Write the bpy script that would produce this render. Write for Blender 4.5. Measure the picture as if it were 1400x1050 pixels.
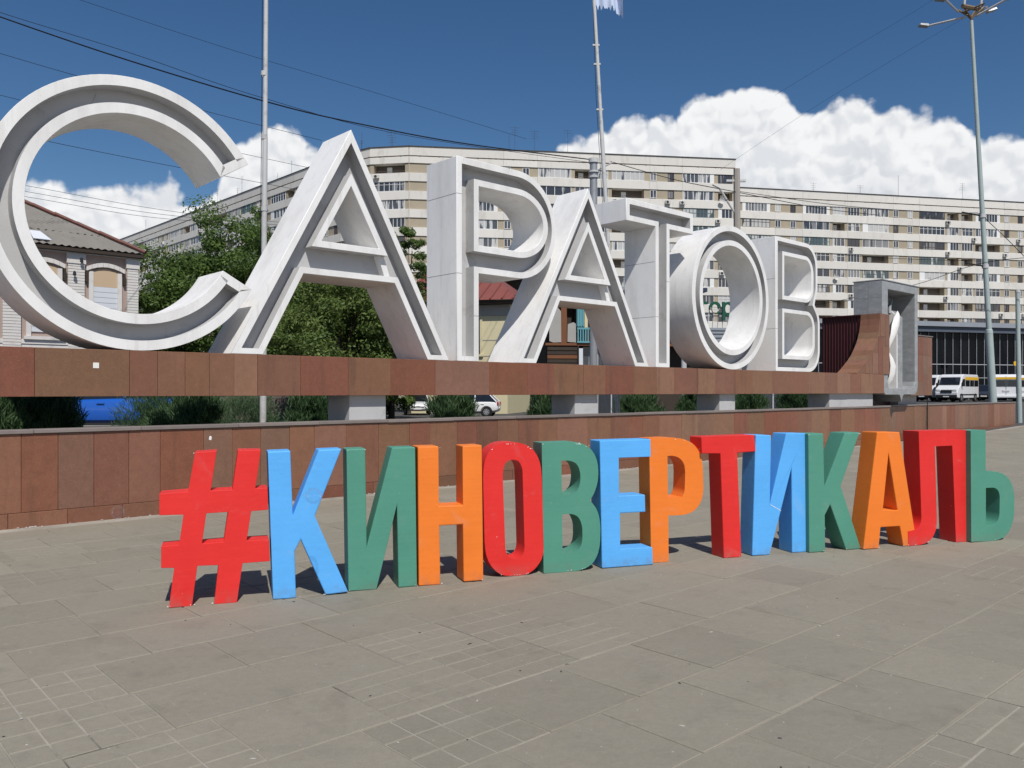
import bpy, bmesh, math, random
import numpy as np
from mathutils import Vector, Matrix
from mathutils.geometry import tessellate_polygon

R = math.radians
S = bpy.context.scene
for o in list(bpy.data.objects):
    bpy.data.objects.remove(o)

# ------------------------------------------------------------------ camera
F, HOR, EYE = 1120.0, 535.0, 1.6          # focal length and horizon in 1400 x 1050 pixels, eye height
cam_d = bpy.data.cameras.new('camera')
cam = bpy.data.objects.new('camera', cam_d)
S.collection.objects.link(cam)
cam.location = (0, 0, EYE)
cam.rotation_euler = (R(90), 0, 0)
cam_d.sensor_width = 36.0
cam_d.lens = 36.0 * F / 1400.0
cam_d.shift_y = (HOR - 525.0) / 1400.0
cam_d.clip_end = 6000
S.camera = cam
S.view_settings.view_transform = 'Standard'
S.view_settings.look = 'None'
S.view_settings.exposure = 0.0
S.view_settings.gamma = 1.0

# ------------------------------------------------------------------ sun and sky
SUN_AZ, SUN_EL = -16.5, 51.6               # direction in which the light travels (from +Y, clockwise), elevation
sun_d = bpy.data.lights.new('sun', 'SUN')
sun_d.energy = 4.3
sun_d.angle = R(0.55)
sun_d.color = (1.0, 0.965, 0.91)
sun = bpy.data.objects.new('sun', sun_d)
S.collection.objects.link(sun)
_l = Vector((math.sin(R(SUN_AZ)) * math.cos(R(SUN_EL)), math.cos(R(SUN_AZ)) * math.cos(R(SUN_EL)), -math.sin(R(SUN_EL))))
sun.rotation_euler = _l.to_track_quat('-Z', 'Y').to_euler()
sun.location = (10, -40, 60)

world = bpy.data.worlds.new('World')
S.world = world
world.use_nodes = True


class NT:
    """small helper to write node trees"""
    def __init__(s, tree):
        s.t = tree
        s.t.nodes.clear()

    def n(s, kind, ins=None, **kw):
        nd = s.t.nodes.new(kind)
        for k, v in kw.items():
            setattr(nd, k, v)
        for k, v in (ins or {}).items():
            sock = nd.inputs[k]
            if isinstance(v, bpy.types.NodeSocket):
                s.t.links.new(v, sock)
            else:
                sock.default_value = v
        return nd

    def m(s, op, a, b=None, c=None):
        ins = {0: a}
        if b is not None: ins[1] = b
        if c is not None: ins[2] = c
        return s.n('ShaderNodeMath', ins, operation=op).outputs[0]

    def noise(s, vec, scale, detail=4, rough=.55, dist=0.0, dim='3D'):
        return s.n('ShaderNodeTexNoise', noise_dimensions=dim, ins={'Vector': vec, 'Scale': scale, 'Detail': detail, 'Roughness': rough, 'Distortion': dist}).outputs[0]

    def ramp(s, fac, stops, interp='LINEAR'):
        nd = s.n('ShaderNodeValToRGB', {0: fac})
        cr = nd.color_ramp
        cr.interpolation = interp
        while len(cr.elements) < len(stops):
            cr.elements.new(0.5)
        for e, (p, c) in zip(cr.elements, sorted(stops, key=lambda q: q[0])):
            e.position = p
            e.color = (c, c, c, 1) if isinstance(c, (int, float)) else (*c, 1)
        return nd.outputs[0]

    def mix(s, fac, a, b, blend='MIX'):
        nd = s.n('ShaderNodeMix', data_type='RGBA', blend_type=blend)
        for i, v in ((0, fac), (6, a), (7, b)):
            if isinstance(v, bpy.types.NodeSocket): s.t.links.new(v, nd.inputs[i])
            elif i == 0: nd.inputs[0].default_value = v
            else: nd.inputs[i].default_value = (*v[:3], 1)
        return nd.outputs[2]

    def sstep(s, x, lo, hi):
        nd = s.n('ShaderNodeMapRange', {0: x, 1: lo, 2: hi, 3: 0.0, 4: 1.0}, interpolation_type='SMOOTHSTEP')
        return nd.outputs[0]


def build_world():
    w = NT(world.node_tree)
    out = w.n('ShaderNodeOutputWorld')
    sky = w.n('ShaderNodeTexSky', sky_type='NISHITA', sun_disc=False, sun_elevation=R(SUN_EL), sun_rotation=R(180 + SUN_AZ),
              altitude=200, air_density=1.0, dust_density=0.25, ozone_density=2.6)
    skyc = w.n('ShaderNodeHueSaturation', {'Saturation': 1.24, 'Value': 1.0, 'Hue': 0.503, 'Color': sky.outputs[0]}).outputs[0]
    bg = w.n('ShaderNodeBackground', {'Color': skyc, 'Strength': 0.075})
    # clouds: a bank of cumulus all round, in azimuth / elevation
    tc = w.n('ShaderNodeTexCoord').outputs['Generated']
    xyz = w.n('ShaderNodeSeparateXYZ', {0: tc})
    x, y, z = xyz.outputs
    az = w.m('ARCTAN2', x, y)
    el = w.m('ARCSINE', z)
    uv = w.n('ShaderNodeCombineXYZ', {0: az, 1: el, 2: 0.0}).outputs[0]
    # tops of the bank along the azimuth (radians), undulating on all round
    prof = [(0, 255), (60, 250), (120, 268), (170, 258), (232, 250), (262, 285), (290, 272), (303, 238), (322, 190), (348, 177), (392, 183), (425, 200), (470, 235), (560, 250),
            (700, 250), (765, 205), (800, 192), (850, 168), (925, 172), (940, 140), (952, 122), (1000, 110), (1075, 118), (1092, 150), (1130, 139), (1200, 152), (1285, 150), (1312, 170), (1338, 200), (1375, 190), (1400, 192)]
    stops = []
    for u, v in prof:
        a = math.atan2(u - 700, F)
        e = math.atan2(HOR - v, math.hypot(F, u - 700))
        stops.append((0.5 + a / 1.3, e / 0.5))
    a01 = w.m('ADD', w.m('DIVIDE', az, 1.3), 0.5)
    top = w.m('MULTIPLY', w.ramp(a01, stops), 0.5)
    inside = w.m('MULTIPLY', w.sstep(a01, -0.10, 0.02), w.m('SUBTRACT', 1.0, w.sstep(a01, 0.98, 1.10)))
    cdir = w.n('ShaderNodeCombineXYZ', {0: x, 1: y, 2: 0.0}).outputs[0]
    around = w.m('ADD', 0.02, w.m('MULTIPLY', w.noise(cdir, 5.0, 3), 0.28))
    top = w.m('ADD', w.m('MULTIPLY', top, inside), w.m('MULTIPLY', around, w.m('SUBTRACT', 1.0, inside)))
    # domain warp, then billows from smooth Voronoi cells at several scales
    wn = w.n('ShaderNodeTexNoise', noise_dimensions='2D', ins={'Vector': uv, 'Scale': 24.0, 'Detail': 3.5, 'Roughness': .5})
    warp = w.n('ShaderNodeVectorMath', {0: wn.outputs[1], 1: (0.5, 0.5, 0.5)}, operation='SUBTRACT').outputs[0]
    warp = w.n('ShaderNodeVectorMath', {0: warp, 'Scale': 0.024}, operation='SCALE').outputs[0]
    p = w.n('ShaderNodeVectorMath', {0: uv, 1: warp}, operation='ADD').outputs[0]

    def billow(vec):
        tot = None
        for sc, am in ((17.0, 0.52), (38.0, 0.29), (85.0, 0.15), (180.0, 0.04)):
            v = w.n('ShaderNodeTexVoronoi', {'Vector': vec, 'Scale': sc, 'Smoothness': 0.65}, feature='SMOOTH_F1', voronoi_dimensions='2D').outputs[0]
            q = w.m('MULTIPLY', w.m('SUBTRACT', 1.0, w.m('MULTIPLY', v, v)), am)
            tot = q if tot is None else w.m('ADD', tot, q)
        return tot
    b0 = billow(p)
    ps = w.n('ShaderNodeVectorMath', {0: p, 1: (0.0035, 0.0085, 0)}, operation='ADD').outputs[0]
    b1 = billow(ps)
    dens = w.m('ADD', w.m('SUBTRACT', top, el), w.m('MULTIPLY', w.m('SUBTRACT', b0, 0.735), 0.062))
    soft = w.m('MULTIPLY', w.noise(uv, 55.0, 5, .55, dim='2D'), 0.013)
    dens = w.m('ADD', dens, w.m('SUBTRACT', soft, 0.0065))
    mask = w.sstep(dens, -0.002, 0.0105)
    # the tops are thick and sunlit; the hollows and the lower body go blue-grey
    lit = w.sstep(w.m('SUBTRACT', b0, b1), -0.11, 0.09)
    big = w.sstep(w.noise(p, 9.0, 4, .55, dim='2D'), 0.36, 0.66)
    deep = w.sstep(dens, 0.0, 0.17)
    shade = w.m('MULTIPLY', w.m('SUBTRACT', 1.0, lit), 0.46)
    shade = w.m('ADD', shade, w.m('MULTIPLY', w.m('MULTIPLY', big, deep), 0.62))
    shade = w.m('MINIMUM', shade, 1.0)
    ccol = w.mix(shade, (0.95, 0.955, 0.965), (0.54, 0.58, 0.645))
    hz = w.m('MULTIPLY', w.sstep(deep, 0.35, 1.0), 0.35)
    ccol = w.mix(hz, ccol, (0.66, 0.72, 0.79))
    cbg = w.n('ShaderNodeBackground', {'Color': ccol, 'Strength': 0.97})
    ground_cut = w.sstep(el, -0.02, 0.0)
    mx = w.n('ShaderNodeMixShader', {0: w.m('MULTIPLY', mask, ground_cut), 1: bg.outputs[0], 2: cbg.outputs[0]})
    w.t.links.new(mx.outputs[0], out.inputs[0])


build_world()

# ------------------------------------------------------------------ frames of reference
TH = R(47.7)
D2 = Vector((math.sin(TH), math.cos(TH)))      # along the monument wall
N2 = Vector((-math.cos(TH), math.sin(TH)))     # away from the plaza, behind the wall
P0 = Vector((-2.2857, 12.8))
WROT = math.pi / 2 - TH


def W(s, off, z=0.0):
    p = P0 + D2 * s + N2 * off
    return Vector((p.x, p.y, z))


def at(u, v, Y):
    return Vector(((u - 700) / F * Y, Y, EYE - (v - HOR) / F * Y))


def gz(x, y):
    t = min(1, max(0, (x - 12) / 28.0))
    return 0.65 * t * t * (3 - 2 * t)


C = S.collection
M = {}


# ------------------------------------------------------------------ materials
def pm(name, col, rough=.6, var=.18, scale=4.0, bump=0.0, bscale=60.0, spec=.35, metal=0.0, dirt=None, dirt_amt=.5, dirt_scale=3.0, speck=None, speck_scale=200.0, speck_amt=.5,
       objcol=False, rnd=0.0, world_pos=False, stretch=None, coat=0.0, detail=5):
    m = bpy.data.materials.new(name)
    m.use_nodes = True
    t = NT(m.node_tree)
    out = t.n('ShaderNodeOutputMaterial')
    oi = t.n('ShaderNodeObjectInfo')
    if world_pos:
        vec = t.n('ShaderNodeNewGeometry').outputs['Position']
    else:
        tc = t.n('ShaderNodeTexCoord').outputs['Object']
        off = t.n('ShaderNodeVectorMath', {0: (41.3, 17.7, 29.1), 'Scale': oi.outputs['Random']}, operation='SCALE').outputs[0]
        vec = t.n('ShaderNodeVectorMath', {0: tc, 1: off}, operation='ADD').outputs[0]
    if stretch:
        vec2 = t.n('ShaderNodeVectorMath', {0: vec, 1: stretch}, operation='MULTIPLY').outputs[0]
    else:
        vec2 = vec
    base = oi.outputs['Color'] if objcol else None
    if base is None:
        rgb = t.n('ShaderNodeRGB'); rgb.outputs[0].default_value = (*col, 1); base = rgb.outputs[0]
    n1 = t.noise(vec2, scale, detail, .6)
    fac = t.m('ADD', 1.0 - var, t.m('MULTIPLY', n1, 2 * var))
    if rnd:
        fac = t.m('MULTIPLY', fac, t.m('ADD', 1.0 - rnd, t.m('MULTIPLY', oi.outputs['Random'], 2 * rnd)))
    cs = t.n('ShaderNodeVectorMath', {0: base, 'Scale': fac}, operation='SCALE').outputs[0]
    if speck:
        sp = t.sstep(t.noise(vec, speck_scale, 2, .5), 0.56, 0.70)
        cs = t.mix(t.m('MULTIPLY', sp, speck_amt), cs, speck)
    if dirt:
        dn = t.sstep(t.noise(vec2, dirt_scale, 7, .68, .6), 0.52, 0.72)
        cs = t.mix(t.m('MULTIPLY', dn, dirt_amt), cs, dirt)
    rr = t.m('ADD', rough - .07, t.m('MULTIPLY', n1, .14))
    b = t.n('ShaderNodeBsdfPrincipled', {'Base Color': cs, 'Roughness': rr, 'Metallic': metal, 'Specular IOR Level': spec, 'Coat Weight': coat})
    if bump:
        h = t.noise(vec, bscale, 4, .6)
        bn = t.n('ShaderNodeBump', {'Strength': bump, 'Distance': 0.02, 'Height': h})
        t.t.links.new(bn.outputs[0], b.inputs['Normal'])
    t.t.links.new(b.outputs[0], out.inputs[0])
    M[name] = m
    return m


def glass_mat(name, dark, light, lightfrac, rough=.04, spec=.6):
    """a pane seen from outside: dark room or pale curtain behind reflecting glass, different for each pane object"""
    m = bpy.data.materials.new(name)
    m.use_nodes = True
    t = NT(m.node_tree)
    out = t.n('ShaderNodeOutputMaterial')
    oi = t.n('ShaderNodeObjectInfo')
    tc = t.n('ShaderNodeTexCoord').outputs['Object']
    off = t.n('ShaderNodeVectorMath', {0: (91.3, 57.7, 29.1), 'Scale': oi.outputs['Random']}, operation='SCALE').outputs[0]
    vec = t.n('ShaderNodeVectorMath', {0: tc, 1: off}, operation='ADD').outputs[0]
    st = t.n('ShaderNodeVectorMath', {0: vec, 1: (1.0, 1.0, .12)}, operation='MULTIPLY').outputs[0]
    nz = t.noise(st, 1.3, 2, .5)
    thr = t.m('ADD', nz, t.m('MULTIPLY', t.m('SUBTRACT', oi.outputs['Random'], .5), .35))
    lf = t.sstep(thr, 1.0 - lightfrac - .02, 1.0 - lightfrac + .02)
    col = t.mix(lf, dark, light)
    fold = t.m('ADD', .8, t.m('MULTIPLY', t.noise(st, 12.0, 2), .4))
    col = t.n('ShaderNodeVectorMath', {0: col, 'Scale': fold}, operation='SCALE').outputs[0]
    b = t.n('ShaderNodeBsdfPrincipled', {'Base Color': col, 'Roughness': rough, 'Specular IOR Level': spec})
    t.t.links.new(b.outputs[0], out.inputs[0])
    M[name] = m


def leaf_mat(name, c1, c2, trans=.35):
    m = bpy.data.materials.new(name)
    m.use_nodes = True
    t = NT(m.node_tree)
    out = t.n('ShaderNodeOutputMaterial')
    g = t.n('ShaderNodeNewGeometry')
    n = t.noise(g.outputs['Position'], .9, 3, .6)
    rnd = g.outputs['Random Per Island']
    f = t.m('ADD', t.m('MULTIPLY', t.sstep(n, .35, .65), .6), t.m('MULTIPLY', rnd, .4))
    col = t.mix(f, c1, c2)
    d = t.n('ShaderNodeBsdfPrincipled', {'Base Color': col, 'Roughness': .55, 'Specular IOR Level': .3})
    tr = t.n('ShaderNodeBsdfTranslucent', {'Color': col})
    mx = t.n('ShaderNodeMixShader', {0: trans, 1: d.outputs[0], 2: tr.outputs[0]})
    t.t.links.new(mx.outputs[0], out.inputs[0])
    M[name] = m


def build_materials():
    pm('white_stone', (.74, .725, .70), .55, .06, 1.6, .06, 40, dirt=(.40, .36, .31), dirt_amt=.20, dirt_scale=2.2, rnd=.02)
    # weathered white cladding of the big letters: streaks, faint veins, rust spots
    m = bpy.data.materials.new('white_cladding'); m.use_nodes = True
    t = NT(m.node_tree)
    out = t.n('ShaderNodeOutputMaterial')
    pos = t.n('ShaderNodeNewGeometry').outputs['Position']
    st = t.n('ShaderNodeVectorMath', {0: pos, 1: (1.0, 1.0, .28)}, operation='MULTIPLY').outputs[0]
    col = t.mix(t.sstep(t.noise(st, 1.7, 6, .62), .42, .72), (.81, .80, .78), (.69, .675, .65))
    vein = t.m('ABSOLUTE', t.m('SUBTRACT', t.noise(pos, 1.1, 6, .6, .8), .5))
    col = t.mix(t.m('MULTIPLY', t.m('SUBTRACT', 1.0, t.sstep(vein, 0.0, .03)), .07), col, (.45, .44, .43))
    col = t.mix(t.m('MULTIPLY', t.sstep(t.noise(st, 5.5, 8, .72), .60, .76), .30), col, (.36, .31, .25))
    col = t.mix(t.m('MULTIPLY', t.sstep(t.noise(pos, 9.0, 4, .6), .72, .80), .6), col, (.30, .19, .11))
    run = t.n('ShaderNodeVectorMath', {0: pos, 1: (9.0, 9.0, .35)}, operation='MULTIPLY').outputs[0]
    col = t.mix(t.m('MULTIPLY', t.sstep(t.noise(run, 1.0, 6, .6), .56, .74), .30), col, (.46, .42, .37))
    nz = t.noise(pos, 34, 4)
    b = t.n('ShaderNodeBsdfPrincipled', {'Base Color': col, 'Roughness': t.m('ADD', .45, t.m('MULTIPLY', nz, .2)), 'Specular IOR Level': .35})
    bn = t.n('ShaderNodeBump', {'Strength': .10, 'Distance': .02, 'Height': t.noise(pos, 7, 5)})
    t.t.links.new(bn.outputs[0], b.inputs['Normal'])
    t.t.links.new(b.outputs[0], out.inputs[0])
    M['white_cladding'] = m
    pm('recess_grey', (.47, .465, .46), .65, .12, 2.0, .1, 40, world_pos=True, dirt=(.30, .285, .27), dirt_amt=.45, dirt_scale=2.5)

    m = bpy.data.materials.new('granite'); m.use_nodes = True
    t = NT(m.node_tree)
    out = t.n('ShaderNodeOutputMaterial')
    oi = t.n('ShaderNodeObjectInfo')
    pos = t.n('ShaderNodeNewGeometry').outputs['Position']
    off = t.n('ShaderNodeVectorMath', {0: (41.3, 17.7, 29.1), 'Scale': oi.outputs['Random']}, operation='SCALE').outputs[0]
    vec = t.n('ShaderNodeVectorMath', {0: pos, 1: off}, operation='ADD').outputs[0]
    k = t.m('ADD', .66, t.m('MULTIPLY', t.noise(vec, 9.0, 8, .78), .68))
    k = t.m('MULTIPLY', k, t.m('ADD', .82, t.m('MULTIPLY', t.noise(vec, 1.6, 4, .6), .36)))
    col = t.n('ShaderNodeVectorMath', {0: oi.outputs['Color'], 'Scale': k}, operation='SCALE').outputs[0]
    col = t.mix(t.m('MULTIPLY', t.sstep(t.noise(vec, 62.0, 3, .6), .55, .68), .30), col, (.33, .19, .12))
    col = t.mix(t.m('MULTIPLY', t.sstep(t.noise(vec, 75.0, 3, .6), .60, .70), .55), col, (.055, .03, .022))
    # water runs and dark damp patches, over the joints
    run = t.n('ShaderNodeVectorMath', {0: pos, 1: (5.0, 5.0, .5)}, operation='MULTIPLY').outputs[0]
    col = t.mix(t.m('MULTIPLY', t.sstep(t.noise(run, 1.0, 7, .65), .53, .72), .48), col, (.10, .052, .034))
    col = t.mix(t.m('MULTIPLY', t.sstep(t.noise(pos, 1.3, 7, .7, .8), .58, .74), .25), col, (.25, .15, .10))
    b = t.n('ShaderNodeBsdfPrincipled', {'Base Color': col, 'Roughness': t.m('ADD', .36, t.m('MULTIPLY', t.noise(vec, 5.0, 5), .25)), 'Specular IOR Level': .35})
    bn = t.n('ShaderNodeBump', {'Strength': .10, 'Distance': .01, 'Height': t.noise(vec, 90.0, 4, .7)})
    t.t.links.new(bn.outputs[0], b.inputs['Normal'])
    t.t.links.new(b.outputs[0], out.inputs[0])
    M['granite'] = m
    pm('granite_cap', (.20, .17, .155), .6, .18, 6.0, .1, 80, rnd=.12)
    pm('mortar', (.40, .37, .33), .85, .2, 9.0, .2, 50)
    pm('concrete', (.46, .455, .45), .75, .13, 2.5, .12, 50, dirt=(.28, .26, .24), dirt_amt=.4, dirt_scale=2.0)
    pm('grey_marble', (.27, .28, .285), .4, .42, 3.0, .03, 40, stretch=(1.0, 1.0, 2.2), rnd=.08, dirt=(.48, .49, .50), dirt_amt=.5, dirt_scale=4.0)
    pm('maroon_metal', (.055, .012, .014), .5, .25, 5.0, .05, 60)
    for nm, c in (('paint_red', (.72, .024, .020)), ('paint_blue', (.10, .41, .85)), ('paint_green', (.078, .275, .195)), ('paint_orange', (.83, .20, .020))):
        m = bpy.data.materials.new(nm); m.use_nodes = True
        t = NT(m.node_tree)
        out = t.n('ShaderNodeOutputMaterial')
        oi = t.n('ShaderNodeObjectInfo')
        tc = t.n('ShaderNodeTexCoord').outputs['Object']
        off = t.n('ShaderNodeVectorMath', {0: (41.3, 17.7, 29.1), 'Scale': oi.outputs['Random']}, operation='SCALE').outputs[0]
        vec = t.n('ShaderNodeVectorMath', {0: tc, 1: off}, operation='ADD').outputs[0]
        z = t.n('ShaderNodeSeparateXYZ', {0: tc}).outputs[2]
        g = sum(c) / 3
        col = t.mix(t.noise(vec, 2.2, 5, .6), tuple(q * .86 for q in c), tuple(min(1, q * 1.06 + .012) for q in c))
        # brush strokes across, faded and rubbed patches, smudges, splashes along the foot
        br = t.n('ShaderNodeVectorMath', {0: vec, 1: (3.0, 3.0, 42.0)}, operation='MULTIPLY').outputs[0]
        brush = t.noise(br, 1.0, 4, .6)
        col = t.n('ShaderNodeVectorMath', {0: col, 'Scale': t.m('ADD', .94, t.m('MULTIPLY', brush, .12))}, operation='SCALE').outputs[0]
        col = t.mix(t.m('MULTIPLY', t.sstep(t.noise(vec, 4.2, 7, .7, .6), .54, .74), .36), col, tuple(q * .6 + g * .3 + .06 for q in c))
        col = t.mix(t.m('MULTIPLY', t.sstep(t.noise(vec, 7.5, 6, .75, 1.0), .64, .72), .40), col, tuple(q * .45 + .01 for q in c))
        col = t.mix(t.m('MULTIPLY', t.sstep(t.noise(vec, 16.0, 4, .6), .735, .76), .55), col, (.74, .72, .68))
        foot = t.m('MULTIPLY', t.m('SUBTRACT', 1.0, t.sstep(z, .0, .13)), t.sstep(t.noise(vec, 13.0, 5, .7), .35, .65))
        col = t.mix(t.m('MULTIPLY', foot, .36), col, (.17, .145, .12))
        b = t.n('ShaderNodeBsdfPrincipled', {'Base Color': col, 'Roughness': t.m('ADD', .42, t.m('MULTIPLY', brush, .25)), 'Specular IOR Level': .3})
        hgt = t.m('ADD', t.m('MULTIPLY', brush, .35), t.noise(vec, 24.0, 5, .65))
        bn = t.n('ShaderNodeBump', {'Strength': .16, 'Distance': .012, 'Height': hgt})
        t.t.links.new(bn.outputs[0], b.inputs['Normal'])
        t.t.links.new(b.outputs[0], out.inputs[0])
        M[nm] = m
    pm('chip_white', (.78, .77, .74), .7, .05)
    # paving
    m = bpy.data.materials.new('paving'); m.use_nodes = True
    t = NT(m.node_tree)
    out = t.n('ShaderNodeOutputMaterial')
    pos = t.n('ShaderNodeNewGeometry').outputs['Position']
    oi = t.n('ShaderNodeObjectInfo')
    att = t.n('ShaderNodeAttribute', attribute_name='tone').outputs['Fac']
    col = t.mix(t.noise(pos, .55, 6, .6), (.232, .208, .163), (.290, .262, .208))
    col = t.mix(t.m('MULTIPLY', t.sstep(t.noise(pos, 3.1, 7, .7), .5, .75), .40), col, (.160, .145, .117))
    col = t.mix(t.m('MULTIPLY', t.sstep(t.noise(pos, 1.7, 5, .6), .55, .75), .35), col, (.300, .275, .230))
    tone = t.m('ADD', .93, t.m('MULTIPLY', t.m('ADD', oi.outputs['Random'], att), .13))
    fine = t.m('MULTIPLY', t.m('ADD', .78, t.m('MULTIPLY', t.noise(pos, 120, 4, .8), .44)), t.m('ADD', .80, t.m('MULTIPLY', t.noise(pos, 24, 7, .8), .40)))
    col = t.n('ShaderNodeVectorMath', {0: col, 'Scale': t.m('MULTIPLY', tone, fine)}, operation='SCALE').outputs[0]
    spk = t.n('ShaderNodeTexVoronoi', {'Vector': pos, 'Scale': 15.0}).outputs[0]
    sz = t.sstep(t.noise(pos, 4.7, 3), .40, .70)
    msk = t.m('LESS_THAN', spk, t.m('MULTIPLY', sz, .085))
    col = t.mix(t.m('MULTIPLY', msk, .65), col, (.55, .52, .47))
    spk2 = t.n('ShaderNodeTexVoronoi', {'Vector': pos, 'Scale': 6.0}).outputs[0]
    stain = t.m('MULTIPLY', t.sstep(t.noise(pos, .75, 8, .72, 1.2), .58, .72), .24)
    col = t.mix(stain, col, (.135, .117, .093))
    scuff = t.m('MULTIPLY', t.sstep(t.noise(pos, 2.6, 9, .78, .5), .62, .72), .5)
    col = t.mix(scuff, col, (.33, .30, .255))
    msk2 = t.m('LESS_THAN', spk2, t.m('MULTIPLY', t.sstep(t.noise(pos, 2.3, 3), .55, .8), .09))
    col = t.mix(t.m('MULTIPLY', msk2, .75), col, (.06, .05, .045))
    # worn brick impressions: faint dusty lines that come and go
    rot = t.n('ShaderNodeVectorRotate', {'Vector': pos, 'Angle': -(math.pi / 2 - R(47.7))}, rotation_type='Z_AXIS').outputs[0]
    sx, sy, _z = t.n('ShaderNodeSeparateXYZ', {0: rot}).outputs
    wob = t.m('MULTIPLY', t.m('SUBTRACT', t.noise(pos, 5.0, 3), .5), .012)
    def lines(c, pitch, wdt):
        fr = t.m('FRACT', t.m('ADD', t.m('DIVIDE', t.m('ADD', c, wob), pitch), 100.0))
        return t.m('LESS_THAN', fr, wdt / pitch)
    ln = t.m('MAXIMUM', lines(sx, .22, .007), lines(sy, .1538, .006))
    fade = t.m('MULTIPLY', t.sstep(t.noise(pos, .9, 4, .6), .50, .66), t.sstep(t.noise(pos, 7.0, 5, .7), .42, .62))
    col = t.mix(t.m('MULTIPLY', t.m('MULTIPLY', ln, fade), .55), col, (.36, .325, .28))
    h = t.m('ADD', t.m('MULTIPLY', t.noise(pos, 230, 3, .7), .4), t.noise(pos, 9, 5))
    b = t.n('ShaderNodeBsdfPrincipled', {'Base Color': col, 'Roughness': .8, 'Specular IOR Level': .25})
    bn = t.n('ShaderNodeBump', {'Strength': .55, 'Distance': .012, 'Height': h})
    t.t.links.new(bn.outputs[0], b.inputs['Normal'])
    t.t.links.new(b.outputs[0], out.inputs[0])
    M['paving'] = m
    pm('joint', (.335, .305, .255), .9, .45, 2.1, .3, 60, world_pos=True, dirt=(.10, .085, .07), dirt_amt=.9, dirt_scale=.9)
    pm('asphalt', (.075, .073, .07), .9, .25, 1.2, .2, 60, world_pos=True)
    pm('soil', (.085, .07, .05), .95, .35, 2.0, .3, 30, world_pos=True)
    # buildings
    pm('cream_panel', (.66, .632, .578), .75, .08, .5, 0, 20, rnd=.05, dirt=(.44, .41, .36), dirt_amt=.5, dirt_scale=.8, stretch=(1, 1, .3))
    pm('tan_brick', (.37, .315, .23), .85, .14, 1.2, 0, 20, rnd=.08)
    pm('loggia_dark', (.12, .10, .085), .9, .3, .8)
    pm('coping', (.06, .055, .05), .7, .2, 2)
    pm('brown_strip', (.20, .12, .075), .8, .15, 1)
    pm('frame_white', (.70, .70, .68), .5, .06, 2, rnd=.1)
    pm('frame_dark', (.10, .075, .06), .6, .2, 2, rnd=.3)
    pm('frame_teal', (.10, .19, .17), .6, .15, 2, rnd=.2)
    glass_mat('pane', (.085, .09, .10), (.50, .49, .47), .50)
    glass_mat('black_glass', (.003, .0035, .005), (.006, .007, .009), .4, .05, .10)
    glass_mat('pane_dark', (.05, .054, .062), (.22, .22, .22), .40)
    pm('ac_white', (.55, .54, .51), .6, .08, 5)
    pm('ac_dark', (.04, .04, .04), .6, .1, 5)
    pm('hip_brown', (.15, .062, .048), .7, .2, 2.0)
    pm('slate_roof', (.20, .185, .165), .9, .22, 1.2, .1, 30, dirt=(.12, .11, .095), dirt_amt=.5, dirt_scale=1.5)
    pm('red_metal', (.21, .066, .052), .6, .14, 1.0, rnd=.1)
    pm('white_brick', (.63, .60, .56), .85, .09, 2.0, .1, 30, dirt=(.42, .36, .32), dirt_amt=.35, dirt_scale=2, rnd=.03)
    pm('pink_plaster', (.37, .28, .24), .85, .13, 1.5, .1, 20)
    pm('tan_board', (.52, .385, .25), .8, .08, 1.0)
    pm('white_board', (.60, .62, .65), .7, .06, 1.0)
    pm('yellow_wall', (.60, .535, .34), .8, .07, 1.0, dirt=(.42, .36, .23), dirt_amt=.3, dirt_scale=1.0)
    pm('teal_wood', (.11, .30, .34), .7, .15, 3)
    pm('rust_wood', (.17, .068, .03), .8, .2, 3)
    pm('dark_wood', (.045, .033, .025), .85, .3, 4)
    pm('grey_plaster', (.34, .325, .30), .85, .15, 2)
    pm('green_awning', (.02, .16, .10), .6, .1, 2)
    pm('sign_green', (.012, .085, .05), .4, .1, 2)
    pm('pavilion_band', (.085, .10, .125), .5, .12, .6)
    pm('pavilion_edge', (.27, .29, .32), .5, .1, .6)
    pm('mullion', (.42, .43, .44), .5, .05, 3)
    pm('galv', (.36, .37, .38), .45, .16, 2.5, metal=.5, dirt=(.22, .21, .2), dirt_amt=.5)
    pm('pole_grey', (.50, .50, .49), .45, .14, 2.0, metal=.0, dirt=(.2, .18, .16), dirt_amt=.6, dirt_scale=3)
    pm('pole_green', (.36, .42, .405), .5, .12, 2, metal=.1)
    pm('pole_concrete', (.33, .30, .265), .8, .12, 2)
    pm('wire', (.012, .013, .016), .6, .05)
    pm('lamp_frame', (.20, .145, .09), .6, .2, 3)
    pm('car_blue', (.012, .095, .43), .25, .04, 2, spec=.6, coat=.6)
    pm('car_white', (.74, .74, .74), .25, .03, 2, spec=.6, coat=.5)
    pm('car_dark', (.03, .033, .04), .25, .05, 2, spec=.6, coat=.6)
    pm('tyre', (.018, .018, .018), .85, .15, 6)
    pm('alloy', (.55, .55, .56), .35, .08, 6, metal=.8)
    pm('trim_black', (.02, .02, .021), .5, .1, 5)
    pm('stripe_yellow', (.72, .42, .02), .5, .06, 2)
    pm('lamp_clear', (.6, .6, .58), .15, .05, 5, spec=.8)
    pm('lamp_red', (.35, .02, .015), .2, .05, 5, spec=.8)
    glass_mat('car_glass', (.012, .014, .016), (.03, .035, .04), .3, .03, .8)
    pm('bark', (.075, .055, .04), .9, .3, 4, .4, 15)
    leaf_mat('leaf_tree', (.050, .095, .020), (.155, .235, .055), .42)
    leaf_mat('leaf_light', (.070, .12, .026), (.21, .27, .075), .42)
    leaf_mat('leaf_juniper', (.030, .070, .026), (.10, .17, .07), .3)
    leaf_mat('leaf_weed', (.05, .09, .025), (.13, .18, .06), .3)
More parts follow.
